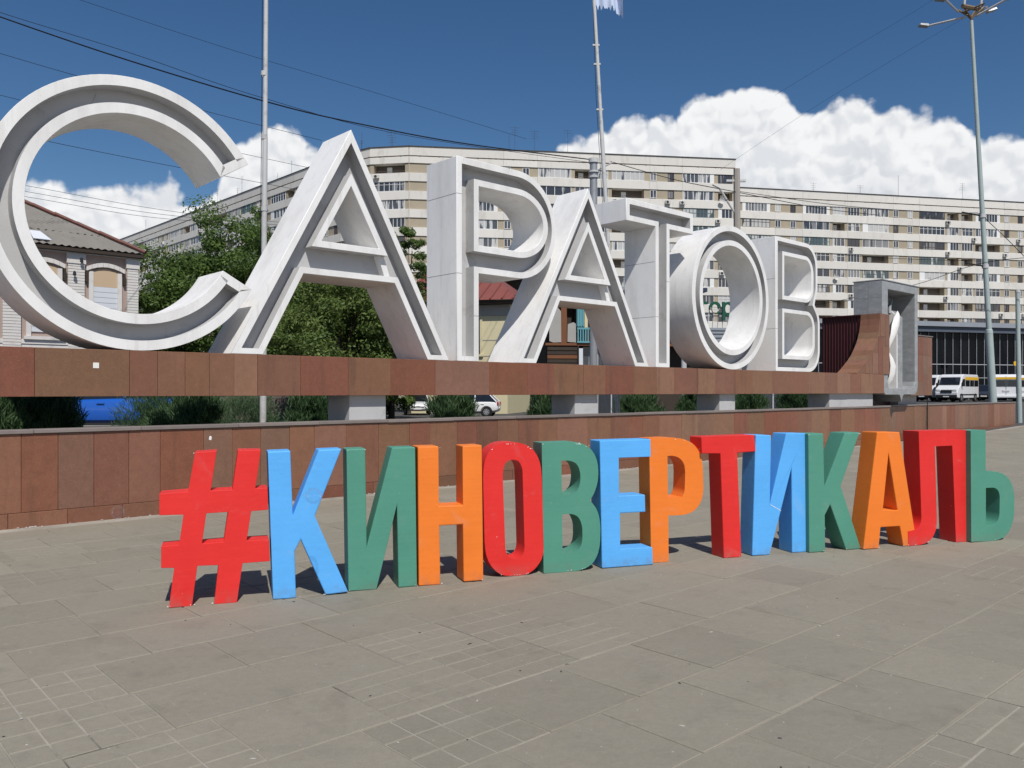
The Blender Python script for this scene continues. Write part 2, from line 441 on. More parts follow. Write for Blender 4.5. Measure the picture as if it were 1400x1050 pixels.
    # flag
    pm('flag_cloth', (.50, .58, .74), .8, .05, 2)
    pm('flag_emblem', (.30, .18, .17), .8, .3, 6)
    # soap bubble
    m = bpy.data.materials.new('soap_film'); m.use_nodes = True
    t = NT(m.node_tree)
    out = t.n('ShaderNodeOutputMaterial')
    fr = t.n('ShaderNodeLayerWeight', {'Blend': .30})
    g = t.n('ShaderNodeBsdfGlossy', {'Roughness': .02, 'Color': (.95, .95, 1.0, 1)})
    tr = t.n('ShaderNodeBsdfTransparent')
    fac = t.m('ADD', .025, t.m('MULTIPLY', fr.outputs['Fresnel'], .16))
    mx = t.n('ShaderNodeMixShader', {0: fac, 1: tr.outputs[0], 2: g.outputs[0]})
    t.t.links.new(mx.outputs[0], out.inputs[0])
    M['soap_film'] = m


build_materials()


# ------------------------------------------------------------------ mesh helpers
class MB:
    def __init__(s):
        s.v = []; s.f = []; s.mi = []; s.cur = 0

    def add(s, vs, fs):
        o = len(s.v)
        s.v += [tuple(p) for p in vs]
        for f in fs:
            s.f.append(tuple(i + o for i in f)); s.mi.append(s.cur)
        return s

    def box(s, x0, x1, y0, y1, z0, z1):
        return s.add([(x0, y0, z0), (x1, y0, z0), (x1, y1, z0), (x0, y1, z0), (x0, y0, z1), (x1, y0, z1), (x1, y1, z1), (x0, y1, z1)],
                     [(3, 2, 1, 0), (4, 5, 6, 7), (0, 1, 5, 4), (1, 2, 6, 5), (2, 3, 7, 6), (3, 0, 4, 7)])

    def tube(s, pts, rads, n=8, cap=True):
        pts = [Vector(p) for p in pts]
        if isinstance(rads, (int, float)): rads = [rads] * len(pts)
        rings = []
        ref = None
        for i, p in enumerate(pts):
            a = pts[max(0, i - 1)]; b = pts[min(len(pts) - 1, i + 1)]
            t = (b - a).normalized()
            if ref is None: ref = Vector((0, 0, 1)) if abs(t.z) < .9 else Vector((1, 0, 0))
            x = t.cross(ref).normalized(); y = t.cross(x).normalized()
            ref = -y if False else ref
            rings.append([p + (x * math.cos(2 * math.pi * k / n) + y * math.sin(2 * math.pi * k / n)) * rads[i] for k in range(n)])
        vs = [q for r in rings for q in r]
        fs = []
        for i in range(len(rings) - 1):
            for k in range(n):
                a = i * n + k; b = i * n + (k + 1) % n
                fs.append((a, b, b + n, a + n))
        if cap:
            fs.append(tuple(range(n)))
            fs.append(tuple(reversed(range((len(rings) - 1) * n, len(rings) * n))))
        return s.add(vs, fs)

    def lathe(s, prof, n=16, axis='z', org=(0, 0, 0)):
        vs = []
        for r, h in prof:
            for k in range(n):
                a = 2 * math.pi * k / n
                c, q = r * math.cos(a), r * math.sin(a)
                p = {'z': (c, q, h), 'y': (c, h, q), 'x': (h, c, q)}[axis]
                vs.append((p[0] + org[0], p[1] + org[1], p[2] + org[2]))
        fs = []
        for i in range(len(prof) - 1):
            for k in range(n):
                a = i * n + k; b = i * n + (k + 1) % n
                fs.append((a, b, b + n, a + n))
        return s.add(vs, fs)

    def prism(s, outer, holes=(), y0=0.0, y1=.2, plane='xz'):
        """2-D outline (x, z) with holes, extruded from y0 to y1"""
        loops = [list(outer)] + [list(h) for h in holes]
        def P(a, y): return (a[0], y, a[1]) if plane == 'xz' else ((a[0], a[1], y) if plane == 'xy' else (y, a[0], a[1]))
        flat = [p for l in loops for p in l]
        tris = tessellate_polygon([[Vector((p[0], p[1], 0)) for p in l] for l in loops])
        n = len(flat)
        vs = [P(p, y0) for p in flat] + [P(p, y1) for p in flat]
        fs = [tuple(t) for t in tris] + [tuple(i + n for i in reversed(t)) for t in tris]
        o = 0
        for l in loops:
            k = len(l)
            for i in range(k):
                a = o + i; b = o + (i + 1) % k
                fs.append((a, b, b + n, a + n))
            o += k
        return s.add(vs, fs)

    def build(s, name, mat, parent=None, loc=None, rotz=0.0, bevel=0.0, smooth=False, recalc=True, seg=1, color=None):
        me = bpy.data.meshes.new(name)
        me.from_pydata(s.v, [], s.f)
        mats = mat if isinstance(mat, (list, tuple)) else [mat]
        for q in mats: me.materials.append(M[q])
        if len(mats) > 1: me.polygons.foreach_set('material_index', s.mi)
        if recalc:
            bm = bmesh.new(); bm.from_mesh(me)
            bmesh.ops.recalc_face_normals(bm, faces=bm.faces[:])
            bm.to_mesh(me); bm.free()
        o = link(name, me, parent, loc, rotz, bevel, seg, color)
        if smooth: smooth_by_angle(o, 50)
        return o


def link(name, me, parent=None, loc=None, rotz=0.0, bevel=0.0, seg=1, color=None):
    o = bpy.data.objects.new(name, me)
    C.objects.link(o)
    if parent is not None: o.parent = parent
    if loc is not None: o.location = loc
    if rotz: o.rotation_euler = (0, 0, rotz)
    if color is not None: o.color = (*color, 1)
    if bevel:
        b = o.modifiers.new('bevel', 'BEVEL')
        b.width = bevel; b.segments = seg; b.limit_method = 'ANGLE'; b.angle_limit = R(40)
    return o


def tag(o, label, cat, group=None):
    o['label'] = label; o['category'] = cat
    if group: o['group'] = group
    return o


def thing(name, label, cat, loc=(0, 0, 0), rotz=0.0, group=None):
    o = bpy.data.objects.new(name, None)
    o.empty_display_size = .3
    C.objects.link(o)
    o.location = loc; o.rotation_euler = (0, 0, rotz)
    return tag(o, label, cat, group)


def structure(o):
    o['kind'] = 'structure'
    return o


def smooth_by_angle(o, deg=35):
    me = o.data
    me.polygons.foreach_set('use_smooth', [True] * len(me.polygons))
    bm = bmesh.new(); bm.from_mesh(me)
    for e in bm.edges:
        e.smooth = not (len(e.link_faces) != 2 or e.calc_face_angle(0) > R(deg))
    bm.to_mesh(me); bm.free()
    return o


def area2(l):
    return sum(l[i][0] * l[(i + 1) % len(l)][1] - l[(i + 1) % len(l)][0] * l[i][1] for i in range(len(l)))


def inset(loop, w):
    """offset a closed outline to its left by w (or by a width for each edge)"""
    n = len(loop)
    ws = w if isinstance(w, (list, tuple)) else [w] * n
    lines = []
    for i in range(n):
        a = Vector(loop[i]); b = Vector(loop[(i + 1) % n])
        t = (b - a).normalized(); nn = Vector((-t.y, t.x))
        lines.append((a + nn * ws[i], t))
    out = []
    for i in range(n):
        p, t = lines[i - 1]; q, s_ = lines[i]
        cr = t.x * s_.y - t.y * s_.x
        if abs(cr) < 1e-4:
            out.append(tuple(q)); continue
        k = ((q - p).x * s_.y - (q - p).y * s_.x) / cr
        out.append(tuple(p + t * k))
    return out


# ------------------------------------------------------------------ ground
def grid_sheet(name, mat, xs, ys, zf):
    m = MB()
    vs = [(x, y, zf(x, y)) for y in ys for x in xs]
    nx = len(xs)
    fs = [(j * nx + i, j * nx + i + 1, (j + 1) * nx + i + 1, (j + 1) * nx + i) for j in range(len(ys) - 1) for i in range(nx - 1)]
    m.add(vs, fs)
    return m.build(name, mat, recalc=False)


def ground():
    xs = [-1500, -600, -200, -100, -60, -30, 0, 6] + [12 + i * 2 for i in range(16)] + [50, 70, 100, 200, 600, 1500]
    ys = [-300, -100, -40, -20, 0, 20, 40, 60, 90, 140, 200, 400, 900, 2500]
    structure(grid_sheet('ground', 'asphalt', xs, ys, lambda x, y: gz(x, y) - .045))
    # bedding under the slabs, in the frame of the wall
    m = MB()
    ss = [-22 + 1.5 * i for i in range(46)]
    oo = [-20, -15, -10, -6, -3, 0.05]
    vs = []
    for o_ in oo:
        for s_ in ss:
            p = W(s_, o_); vs.append((p.x, p.y, gz(p.x, p.y) - .0075))
    k = len(ss)
    m.add(vs, [(j * k + i, j * k + i + 1, (j + 1) * k + i + 1, (j + 1) * k + i) for j in range(len(oo) - 1) for i in range(k - 1)])
    plaza = structure(m.build('plaza', 'joint', recalc=False))

    # slabs: rows run along the wall, each row with its own stagger
    rnd = random.Random(5)
    PS, PN, GAP = .66, .615, .007

    def plain():
        m = MB(); a, b = PS / 2 - GAP / 2, PN / 2 - GAP / 2
        c = .006
        m.add([(-a, -b, -.02), (a, -b, -.02), (a, b, -.02), (-a, b, -.02), (-a, -b, -.004), (a, -b, -.004), (a, b, -.004), (-a, b, -.004),
               (-a + c, -b + c, 0), (a - c, -b + c, 0), (a - c, b - c, 0), (-a + c, b - c, 0)],
              [(0, 1, 5, 4), (1, 2, 6, 5), (2, 3, 7, 6), (3, 0, 4, 7), (4, 5, 9, 8), (5, 6, 10, 9), (6, 7, 11, 10), (7, 4, 8, 11), (8, 9, 10, 11)])
        return m

    def pressed(nx, ny, g, miss, seed):
        r2 = random.Random(seed)
        m = MB(); a, b = PS / 2 - GAP / 2, PN / 2 - GAP / 2
        m.cur = 1
        m.box(-a, a, -b, b, -.02, -.0035)
        m.cur = 0
        for i in range(nx):
            for j in range(ny):
                if r2.random() < miss: continue
                x0, x1 = -a + 2 * a * i / nx, -a + 2 * a * (i + 1) / nx
                y0, y1 = -b + 2 * b * j / ny, -b + 2 * b * (j + 1) / ny
                gg = g * r2.uniform(.6, 1.5) / 2
                zt = r2.uniform(-.0008, .0006)
                e = .003
                x0 += gg; x1 -= gg; y0 += gg; y1 -= gg
                m.add([(x0, y0, -.004), (x1, y0, -.004), (x1, y1, -.004), (x0, y1, -.004), (x0 + e, y0 + e, zt), (x1 - e, y0 + e, zt), (x1 - e, y1 - e, zt), (x0 + e, y1 - e, zt)],
                      [(0, 1, 5, 4), (1, 2, 6, 5), (2, 3, 7, 6), (3, 0, 4, 7), (4, 5, 6, 7)])
        return m
    protos = [plain().build('paving_slab', ['paving', 'joint'], recalc=False).data,
              pressed(3, 4, .0066, 0, 1).build('paving_slab', ['paving', 'joint'], recalc=False).data,
              pressed(4, 3, .0072, 0, 2).build('paving_slab', ['paving', 'joint'], recalc=False).data,
              pressed(3, 4, .0035, .0, 3).build('paving_slab', ['paving', 'joint'], recalc=False).data]
    for o in [o for o in C.objects if o.name.startswith('paving_slab')]: bpy.data.objects.remove(o)
    spots = []
    row = 0
    off = -7.05 + PN * 11.0
    while off > -19:
        off -= PN
        row += 1
        st = rnd.choice([0, 0, .08, .2, .33]) + rnd.uniform(-.02, .02) - 5.5
        n0 = int((-22 - st) / PS)
        for k in range(n0, n0 + 100):
            s_ = st + k * PS + PS / 2
            if s_ > 44: break
            o_ = off + PN / 2
            if o_ + PN / 2 > -.02: continue
            p = W(s_, o_)
            vis = 0
            if p.y > 2.4:
                u = 700 + F * p.x / p.y; v = HOR + EYE * F / p.y
                if -40 < u < 1440 and v < 1085: vis = 1
            spots.append((vis, p.length, s_, o_, p))
    spots.sort(key=lambda q: (-q[0], q[1]))
    zones = [(60, 1000, 210, 70), (560, 1015, 170, 45), (1360, 1020, 90, 60), (690, 875, 120, 26), (720, 905, 60, 25)]
    far = MB(); tones = []
    for i, (vis, dist, s_, o_, p) in enumerate(spots):
        if vis and i < 300:
            u = 700 + F * p.x / p.y; v = HOR + EYE * F / p.y
            kind = 0
            for (a, b, ra, rb) in zones:
                if ((u - a) / ra) ** 2 + ((v - b) / rb) ** 2 < 1: kind = rnd.choice([1, 1, 2])
            if kind == 0 and rnd.random() < .10: kind = 3
            o = link('paving_slab', protos[kind], plaza, (p.x, p.y, gz(p.x, p.y)), WROT)
            o.rotation_euler = (rnd.uniform(-.0035, .0035), rnd.uniform(-.0035, .0035), WROT + rnd.uniform(-.004, .004))
            o.location.z += rnd.uniform(-.0018, .0012)
        else:
            a, b = PS / 2 - GAP / 2, PN / 2 - GAP / 2
            vs = []
            for zz in (-.012, 0.0):
                for (sx, sy) in ((-a, -b), (a, -b), (a, b), (-a, b)):
                    q = W(s_ + sx, o_ + sy)
                    vs.append((q.x, q.y, gz(q.x, q.y) + zz))
            far.add(vs, [(0, 1, 5, 4), (1, 2, 6, 5), (2, 3, 7, 6), (3, 0, 4, 7), (4, 5, 6, 7)])
            tones += [rnd.random()] * 8
    fo = far.build('far_paving_slabs', 'paving', plaza, recalc=False)
    fo['kind'] = 'stuff'
    at_ = fo.data.attributes.new('tone', 'FLOAT', 'POINT')
    at_.data.foreach_set('value', tones)
    # crumbled mortar and grit along the foot of the wall
    m = MB()
    for i in range(900):
        s_ = rnd.uniform(-6, 20); o_ = -abs(rnd.gauss(.02, .035)) - .016
        p = W(s_, o_); r_ = rnd.uniform(.004, .017)
        if (math.sin(s_ * 2.3) + math.sin(s_ * 5.1 + 1)) < rnd.uniform(-1.2, 1.2): continue
        vs = [(p.x + r_ * rnd.uniform(.6, 1.3) * dx, p.y + r_ * rnd.uniform(.6, 1.3) * dy, gz(p.x, p.y) + r_ * dz * rnd.uniform(.4, .8)) for dx, dy, dz in ((-1, -1, -.3), (1, -1, -.3), (1, 1, -.3), (-1, 1, -.3), (.2, .1, 1))]
        m.add(vs, [(0, 1, 4), (1, 2, 4), (2, 3, 4), (3, 0, 4)])
    g = m.build('mortar_crumbs', 'mortar'); g['kind'] = 'stuff'
    # scattered grit, cigarette ends and dry leaves on the paving
    m = MB()
    for i in range(190):
        Y = 3.2 + 9 * rnd.random() ** 1.6
        x = rnd.uniform(-.66, .66) * Y
        o_ = (Vector((x, Y)) - P0).dot(N2)
        if o_ > -.2: continue
        r_ = rnd.uniform(.002, .0062)
        a = rnd.uniform(0, 6.28)
        c, s_ = math.cos(a), math.sin(a)
        l = rnd.choice([1, 1, 1.6, 2.6])
        vs = [(x + r_ * (l * px * c - py * s_), Y + r_ * (l * px * s_ + py * c), .0005 + r_ * pz) for px, py, pz in ((-1, -.7, 0), (1, -.8, 0), (1.1, .8, 0), (-.9, .9, 0), (.1, 0, .7))]
        m.cur = 0 if rnd.random() < .62 else 1
        m.add(vs, [(0, 1, 4), (1, 2, 4), (2, 3, 4), (3, 0, 4)])
    g = m.build('paving_litter', ['mortar', 'trim_black']); g['kind'] = 'stuff'


ground()


# ------------------------------------------------------------------ granite wall and beam
BROWN, RED, GREY, LIGHT, DARK = (.205, .098, .058), (.203, .079, .046), (.203, .110, .071), (.236, .121, .075), (.172, .078, .047)


def jit(c, r, a=.09):
    k = 1 + r.uniform(-a, a)
    return tuple(q * k * (1 + r.uniform(-.05, .05)) for q in c)


def granite_run(parent, edges, cols, y0, y1, z0, z1, r, gap=.004, zf=None):
    cache = {}
    for i in range(len(edges) - 1):
        a, b = edges[i], edges[i + 1]
        w_ = b - a - gap
        m = MB()
        m.box(-w_ / 2, w_ / 2, 0, y1 - y0, 0, z1 - z0)
        prot = r.uniform(-.004, .004)
        o = m.build('granite_panel', 'granite', parent, ((a + b) / 2, y0 + prot, z0), r.uniform(-.0025, .0025), .004, color=jit(cols[i] if i < len(cols) else r.choice([BROWN, BROWN, RED, GREY, LIGHT, DARK]), r))


def wall_and_beam():
    r = random.Random(11)
    # ---- low wall in two runs; past the stele it steps back
    ed = [-8.2, -7.6, -7.05, -6.5, -5.95, -5.45, -4.95, -4.71, -4.32, -3.92, -3.51, -3.12, -2.55, -2.15, -1.73, -1.29, -.89, -.35, .24, .83, 1.25, 1.83, 2.26, 2.74, 3.25, 3.76, 4.26, 5.12, 5.83, 6.37, 6.85, 7.43, 8.23, 8.84, 9.36, 10.34]
    cl = [BROWN, RED, BROWN, GREY, RED, BROWN, BROWN, RED, GREY, DARK, BROWN, RED, GREY, BROWN, GREY, BROWN, LIGHT, BROWN, BROWN, RED, BROWN, RED, DARK, BROWN, DARK, BROWN, LIGHT, BROWN, BROWN, RED, BROWN, LIGHT, GREY, GREY, LIGHT]
    for run, (x0, x1, back) in enumerate(((-8.2, 19.1, 0.0), (19.0, 33.0, .55))):
        wl = thing('granite_wall', ['low brown granite clad wall with grey cap behind the coloured letters', 'low granite wall stepping back under and past the grey stele'][run], 'wall', W(0, back), WROT)
        MB().box(x0, x1, .032, .21, -.3, 1.10).build('core', 'concrete', wl)
        if run: ed = [x0]; cl = []
        x = ed[-1]
        while x < x1 - .01:
            x = x + r.uniform(.38, .85)
            if x > x1 - .3: x = x1
            ed.append(x)
            cl.append(r.choice([BROWN, LIGHT, GREY, BROWN, RED, LIGHT]))
        granite_run(wl, ed, cl, 0.0, .030, .172, 1.098, r)
        pe = [x0]
        while pe[-1] < x1: pe.append(min(x1, pe[-1] + r.uniform(.55, 1.1)))
        granite_run(wl, pe, [r.choice([BROWN, RED, BROWN, DARK]) for _ in pe], -.012, .030, -.25, .168, r)
        c = x0
        while c < x1:
            e = min(x1, c + r.uniform(.9, 1.5))
            MB().box(c + .002, e - .002, -.028, .24, 1.101, 1.148).build('cap_stone', 'granite_cap', wl, (0, r.uniform(-.003, .003), r.uniform(-.002, .002)), 0, .005)
            c = e
        if run == 0: MB().box(x1 - .03, x1 + .004, .034, .24, -.25, 1.098).build('end_slab', 'granite', wl, color=BROWN)
    # ---- beam that carries the white letters
    bm_ = thing('granite_beam', 'long floating granite beam on concrete piers under the white letters', 'beam', W(0, .1), WROT)
    b0, b1 = -7.8, 18.9
    MB().box(b0, b1, .034, .92, 1.56, 2.10).build('core', 'concrete', bm_)
    ed = [-7.8, -6.9, -6.2, -5.4, -4.55, -3.47, -3.12, -2.76, -2.43, -2.08, -1.73, -1.06, -.24, .53, 1.43, 2.63, 3.57, 4.28, 5.11, 5.78, 6.66, 7.46, 8.09, 8.98, 9.69, 10.53, 11.29, 12.26, 13.15, 14.16, 15.07, 15.8, 16.6, 17.3, 18.1, 18.9]
    cl = [BROWN, RED, BROWN, RED, BROWN, BROWN, BROWN, BROWN, BROWN, LIGHT, BROWN, RED, BROWN, RED, GREY, RED, RED, BROWN, BROWN, RED, BROWN, LIGHT, BROWN, LIGHT, BROWN, BROWN, LIGHT, BROWN, BROWN, LIGHT, BROWN, LIGHT, BROWN, LIGHT, BROWN]
    granite_run(bm_, ed, cl, 0.0, .030, 1.535, 2.128, r)
    ed = [b0 + 1.1 * i for i in range(25)]; ed[-1] = b1
    for a, b in zip(ed, ed[1:]):
        MB().box(a + .002, b - .002, .033, .92, 2.103, 2.126).build('top_slab', 'granite', bm_, color=jit(BROWN, r))
    for a, b in ((-6.4, -5.7), (-.15, .53), (5.0, 5.68), (10.07, 10.74), (15.6, 18.4)):
        MB().box(a, b, .13, .80, -.3, 1.562).build('concrete_pier', 'concrete', bm_, bevel=.01)
    # papers stuck on the granite
    MB().box(-.035, .035, -.003, 0, -.035, .035).build('paper_scrap', 'chip_white', None, W(-3.87, .099, 1.925), WROT + .05)
    tag(bpy.data.objects['paper_scrap'], 'small white paper scrap stuck on the granite beam', 'paper')
    MB().prism([(-.02, -.02), (.012, -.03), (.02, .012), (.004, .03), (-.015, .02)], (), -.003, 0).build('paper_flake', 'chip_white', None, W(-2.46, -.001, .965), WROT)
    tag(bpy.data.objects['paper_flake'], 'tiny white flake of paper on the low granite wall', 'paper')
    # thin drain pipe up the wall, past the stele
    m = MB(); m.tube([(0, -.03, .12), (0, -.03, 1.62)], .018, 8)
    m.tube([(0, -.05, .5), (0, .05, .5)], .012, 6); m.tube([(0, -.05, 1.0), (0, .05, 1.0)], .012, 6)
    tag(m.build('drain_pipe', 'trim_black', None, W(23.4, .55, 0), WROT), 'thin dark pipe standing against the granite wall past the stele', 'pipe')


wall_and_beam()


# ------------------------------------------------------------------ the seven white letters
def big_letter(name, label, outer, holes, rim, s0, rec=.23, depth=.87, rim_base=None, extra=None, seams=()):
    if area2(outer) < 0: outer = outer[::-1]
    holes = [h if area2(h) < 0 else h[::-1] for h in holes]
    t = thing(name, label, 'letter', W(s0, .1, 2.128), WROT, 'white letters on the granite beam')
    sh = MB(); ch = MB()
    loops = [outer] + holes
    ins = []
    for l in loops:
        ws = []
        for i in range(len(l)):
            a, b = l[i], l[(i + 1) % len(l)]
            ws.append(rim_base if (rim_base and a[1] < .03 and b[1] < .03) else rim)
        ins.append(inset(l, ws))
    for l, q in zip(loops, ins):
        n = len(l)
        sh.add([(p[0], 0, p[1]) for p in l] + [(p[0], 0, p[1]) for p in q], [(i, (i + 1) % n, n + (i + 1) % n, n + i) for i in range(n)])
        sh.add([(p[0], 0, p[1]) for p in l] + [(p[0], depth, p[1]) for p in l], [(i, (i + 1) % n, n + (i + 1) % n, n + i) for i in range(n)])
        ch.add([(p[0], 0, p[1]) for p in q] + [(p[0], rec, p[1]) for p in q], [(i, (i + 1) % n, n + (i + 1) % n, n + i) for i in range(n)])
    for lp, y, tgt in ((loops, depth, sh), (ins, rec, ch)):
        flat = [p for l in lp for p in l]
        tr = tessellate_polygon([[Vector((p[0], p[1], 0)) for p in l] for l in lp])
        tgt.add([(p[0], y, p[1]) for p in flat], [tuple(q) for q in tr])
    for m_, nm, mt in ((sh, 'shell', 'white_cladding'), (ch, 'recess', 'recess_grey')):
        me = bpy.data.meshes.new(nm)
        me.from_pydata(m_.v, [], m_.f)
        me.materials.append(M[mt])
        bm = bmesh.new(); bm.from_mesh(me)
        bmesh.ops.remove_doubles(bm, verts=bm.verts[:], dist=.0004)
        bmesh.ops.recalc_face_normals(bm, faces=bm.faces[:])
        bm.to_mesh(me); bm.free()
        o = link(nm, me, t)
        smooth_by_angle(o, 24)
        if nm == 'shell':
            bv = o.modifiers.new('bevel', 'BEVEL'); bv.width = .007; bv.segments = 1; bv.limit_method = 'ANGLE'; bv.angle_limit = R(40)
    for (xa, za, xb, zb) in seams:          # open joint between two cladding sheets: on the flank (xa == xb) or across a rim
        if xa == xb: mb = MB().box(xa - .0012, xa + .003, .02, depth - .02, za - .003, za + .003)
        else: mb = MB().prism([(xa, za - .003), (xb, zb - .003), (xb, zb + .003), (xa, za + .003)], (), -.0012, .004)
        mb.build('sheet_joint', 'trim_black', t)
    for (x0, x1, z0, z1, rot) in (extra or []):
        L = math.hypot(x1 - x0, z1 - z0)
        m = MB().box(-L / 2, L / 2, .10, rec + .01, -.05, .05)
        b = m.build('brace', 'white_cladding', t, ((x0 + x1) / 2, 0, (z0 + z1) / 2))
        b.rotation_euler = (0, -math.atan2(z1 - z0, x1 - x0), 0)
    return t


def arc(cx, cz, rx, rz, a0, a1, n):
    return [(cx + rx * math.cos(R(a0 + (a1 - a0) * i / n)), cz + rz * math.sin(R(a0 + (a1 - a0) * i / n))) for i in range(n + 1)]


def giant_letters():
    # C
    A0, A1 = 31.8, 331.5
    Rr = 1.76
    out = arc(0, Rr, Rr, Rr, A0, A1, 90) + arc(0, Rr, 1.285, 1.285, A1, A0, 90)
    big_letter('giant_letter', 'huge white round open letter С with a recessed channel at the beam end', out, [], .13, -3.37, seams=[(-1.75, 1.7, -1.63, 1.72), (-.5, 3.2, -.54, 3.09)])
    # A twice
    hb, H = 1.93, 3.545
    aout = [(-hb, 0), (-hb + .48, 0), (-.81, 1.225), (.81, 1.225), (hb - .46, 0), (hb, 0), (.0, H)]
    hole = [(-.51, 1.75), (0, 2.66), (.51, 1.75)]
    br = [(.60, .74, 1.68, 1.30, 0)]
    big_letter('giant_letter', 'huge white letter А between the round С and the Р', aout, [hole], .098, -.20, extra=br, rim_base=.085)
    # P
    po = [(0, 0), (.5, 0), (.5, 1.555)] + arc(1.445, 2.55, .995, .995, -90, 90, 26) + [(0, 3.545)]
    ph = [(.5, 2.055)] + arc(1.445, 2.575, .66, .52, -90, 90, 22) + [(.5, 3.095)]
    big_letter('giant_letter', 'huge white letter Р with one round bowl', po, [ph], .115, 1.89, rim_base=.085, seams=[(0, 1.52, 0, 1.52), (0, 2.9, 0, 2.9), (0, 1.52, .115, 1.52), (0, 2.9, .115, 2.9), (.5, .8, .385, .8)])
    big_letter('giant_letter', 'huge white letter А between the Р and the Т', aout, [hole], .098, 5.25, extra=br, rim_base=.085)
    # T
    to = [(0, 3.07), (.99, 3.07), (.99, 0), (1.50, 0), (1.50, 3.07), (2.38, 3.07), (2.38, 3.54), (0, 3.54)]
    big_letter('giant_letter', 'huge white letter Т with a wide top bar', to, [], .115, 6.42, rim_base=.09, seams=[(.99, 1.1, .99, 1.1), (.99, 2.3, .99, 2.3), (.99, 1.1, 1.1, 1.1), (1.39, 1.9, 1.5, 1.9)])
    # O
    oo = arc(0, 1.74, 1.66, 1.74, 0, 360, 96)[:-1]
    oh = arc(0, 1.74, 1.235, 1.26, 0, 360, 96)[:-1]
    big_letter('giant_letter', 'huge white ring shaped letter О', oo, [oh], .13, 10.42)
    # V
    vo = ([(0, 0)] + arc(1.75, .60, .60, .60, -90, 0, 10) + arc(1.75, 1.32, .60, .58, 0, 42, 6) + [(2.06, 1.86)]
          + arc(1.62, 2.36, .60, .60, -35, 0, 6) + arc(1.62, 2.86, .60, .64, 0, 90, 10) + [(0, 3.50)])
    vh1 = [(.44, 1.99)] + arc(1.55, 2.30, .34, .31, -90, 0, 8) + arc(1.55, 2.66, .34, .38, 0, 90, 8) + [(.44, 3.04)]
    vh2 = [(.44, .43)] + arc(1.62, .75, .34, .32, -90, 0, 8) + arc(1.62, 1.18, .34, .36, 0, 90, 8) + [(.44, 1.54)]
    big_letter('giant_letter', 'huge white letter В with two bowls nearest the grey marble stele', vo, [vh1, vh2], .105, 12.42, seams=[(0, 1.1, 0, 1.1), (0, 2.4, 0, 2.4), (0, 1.1, .1, 1.1)])


giant_letters()


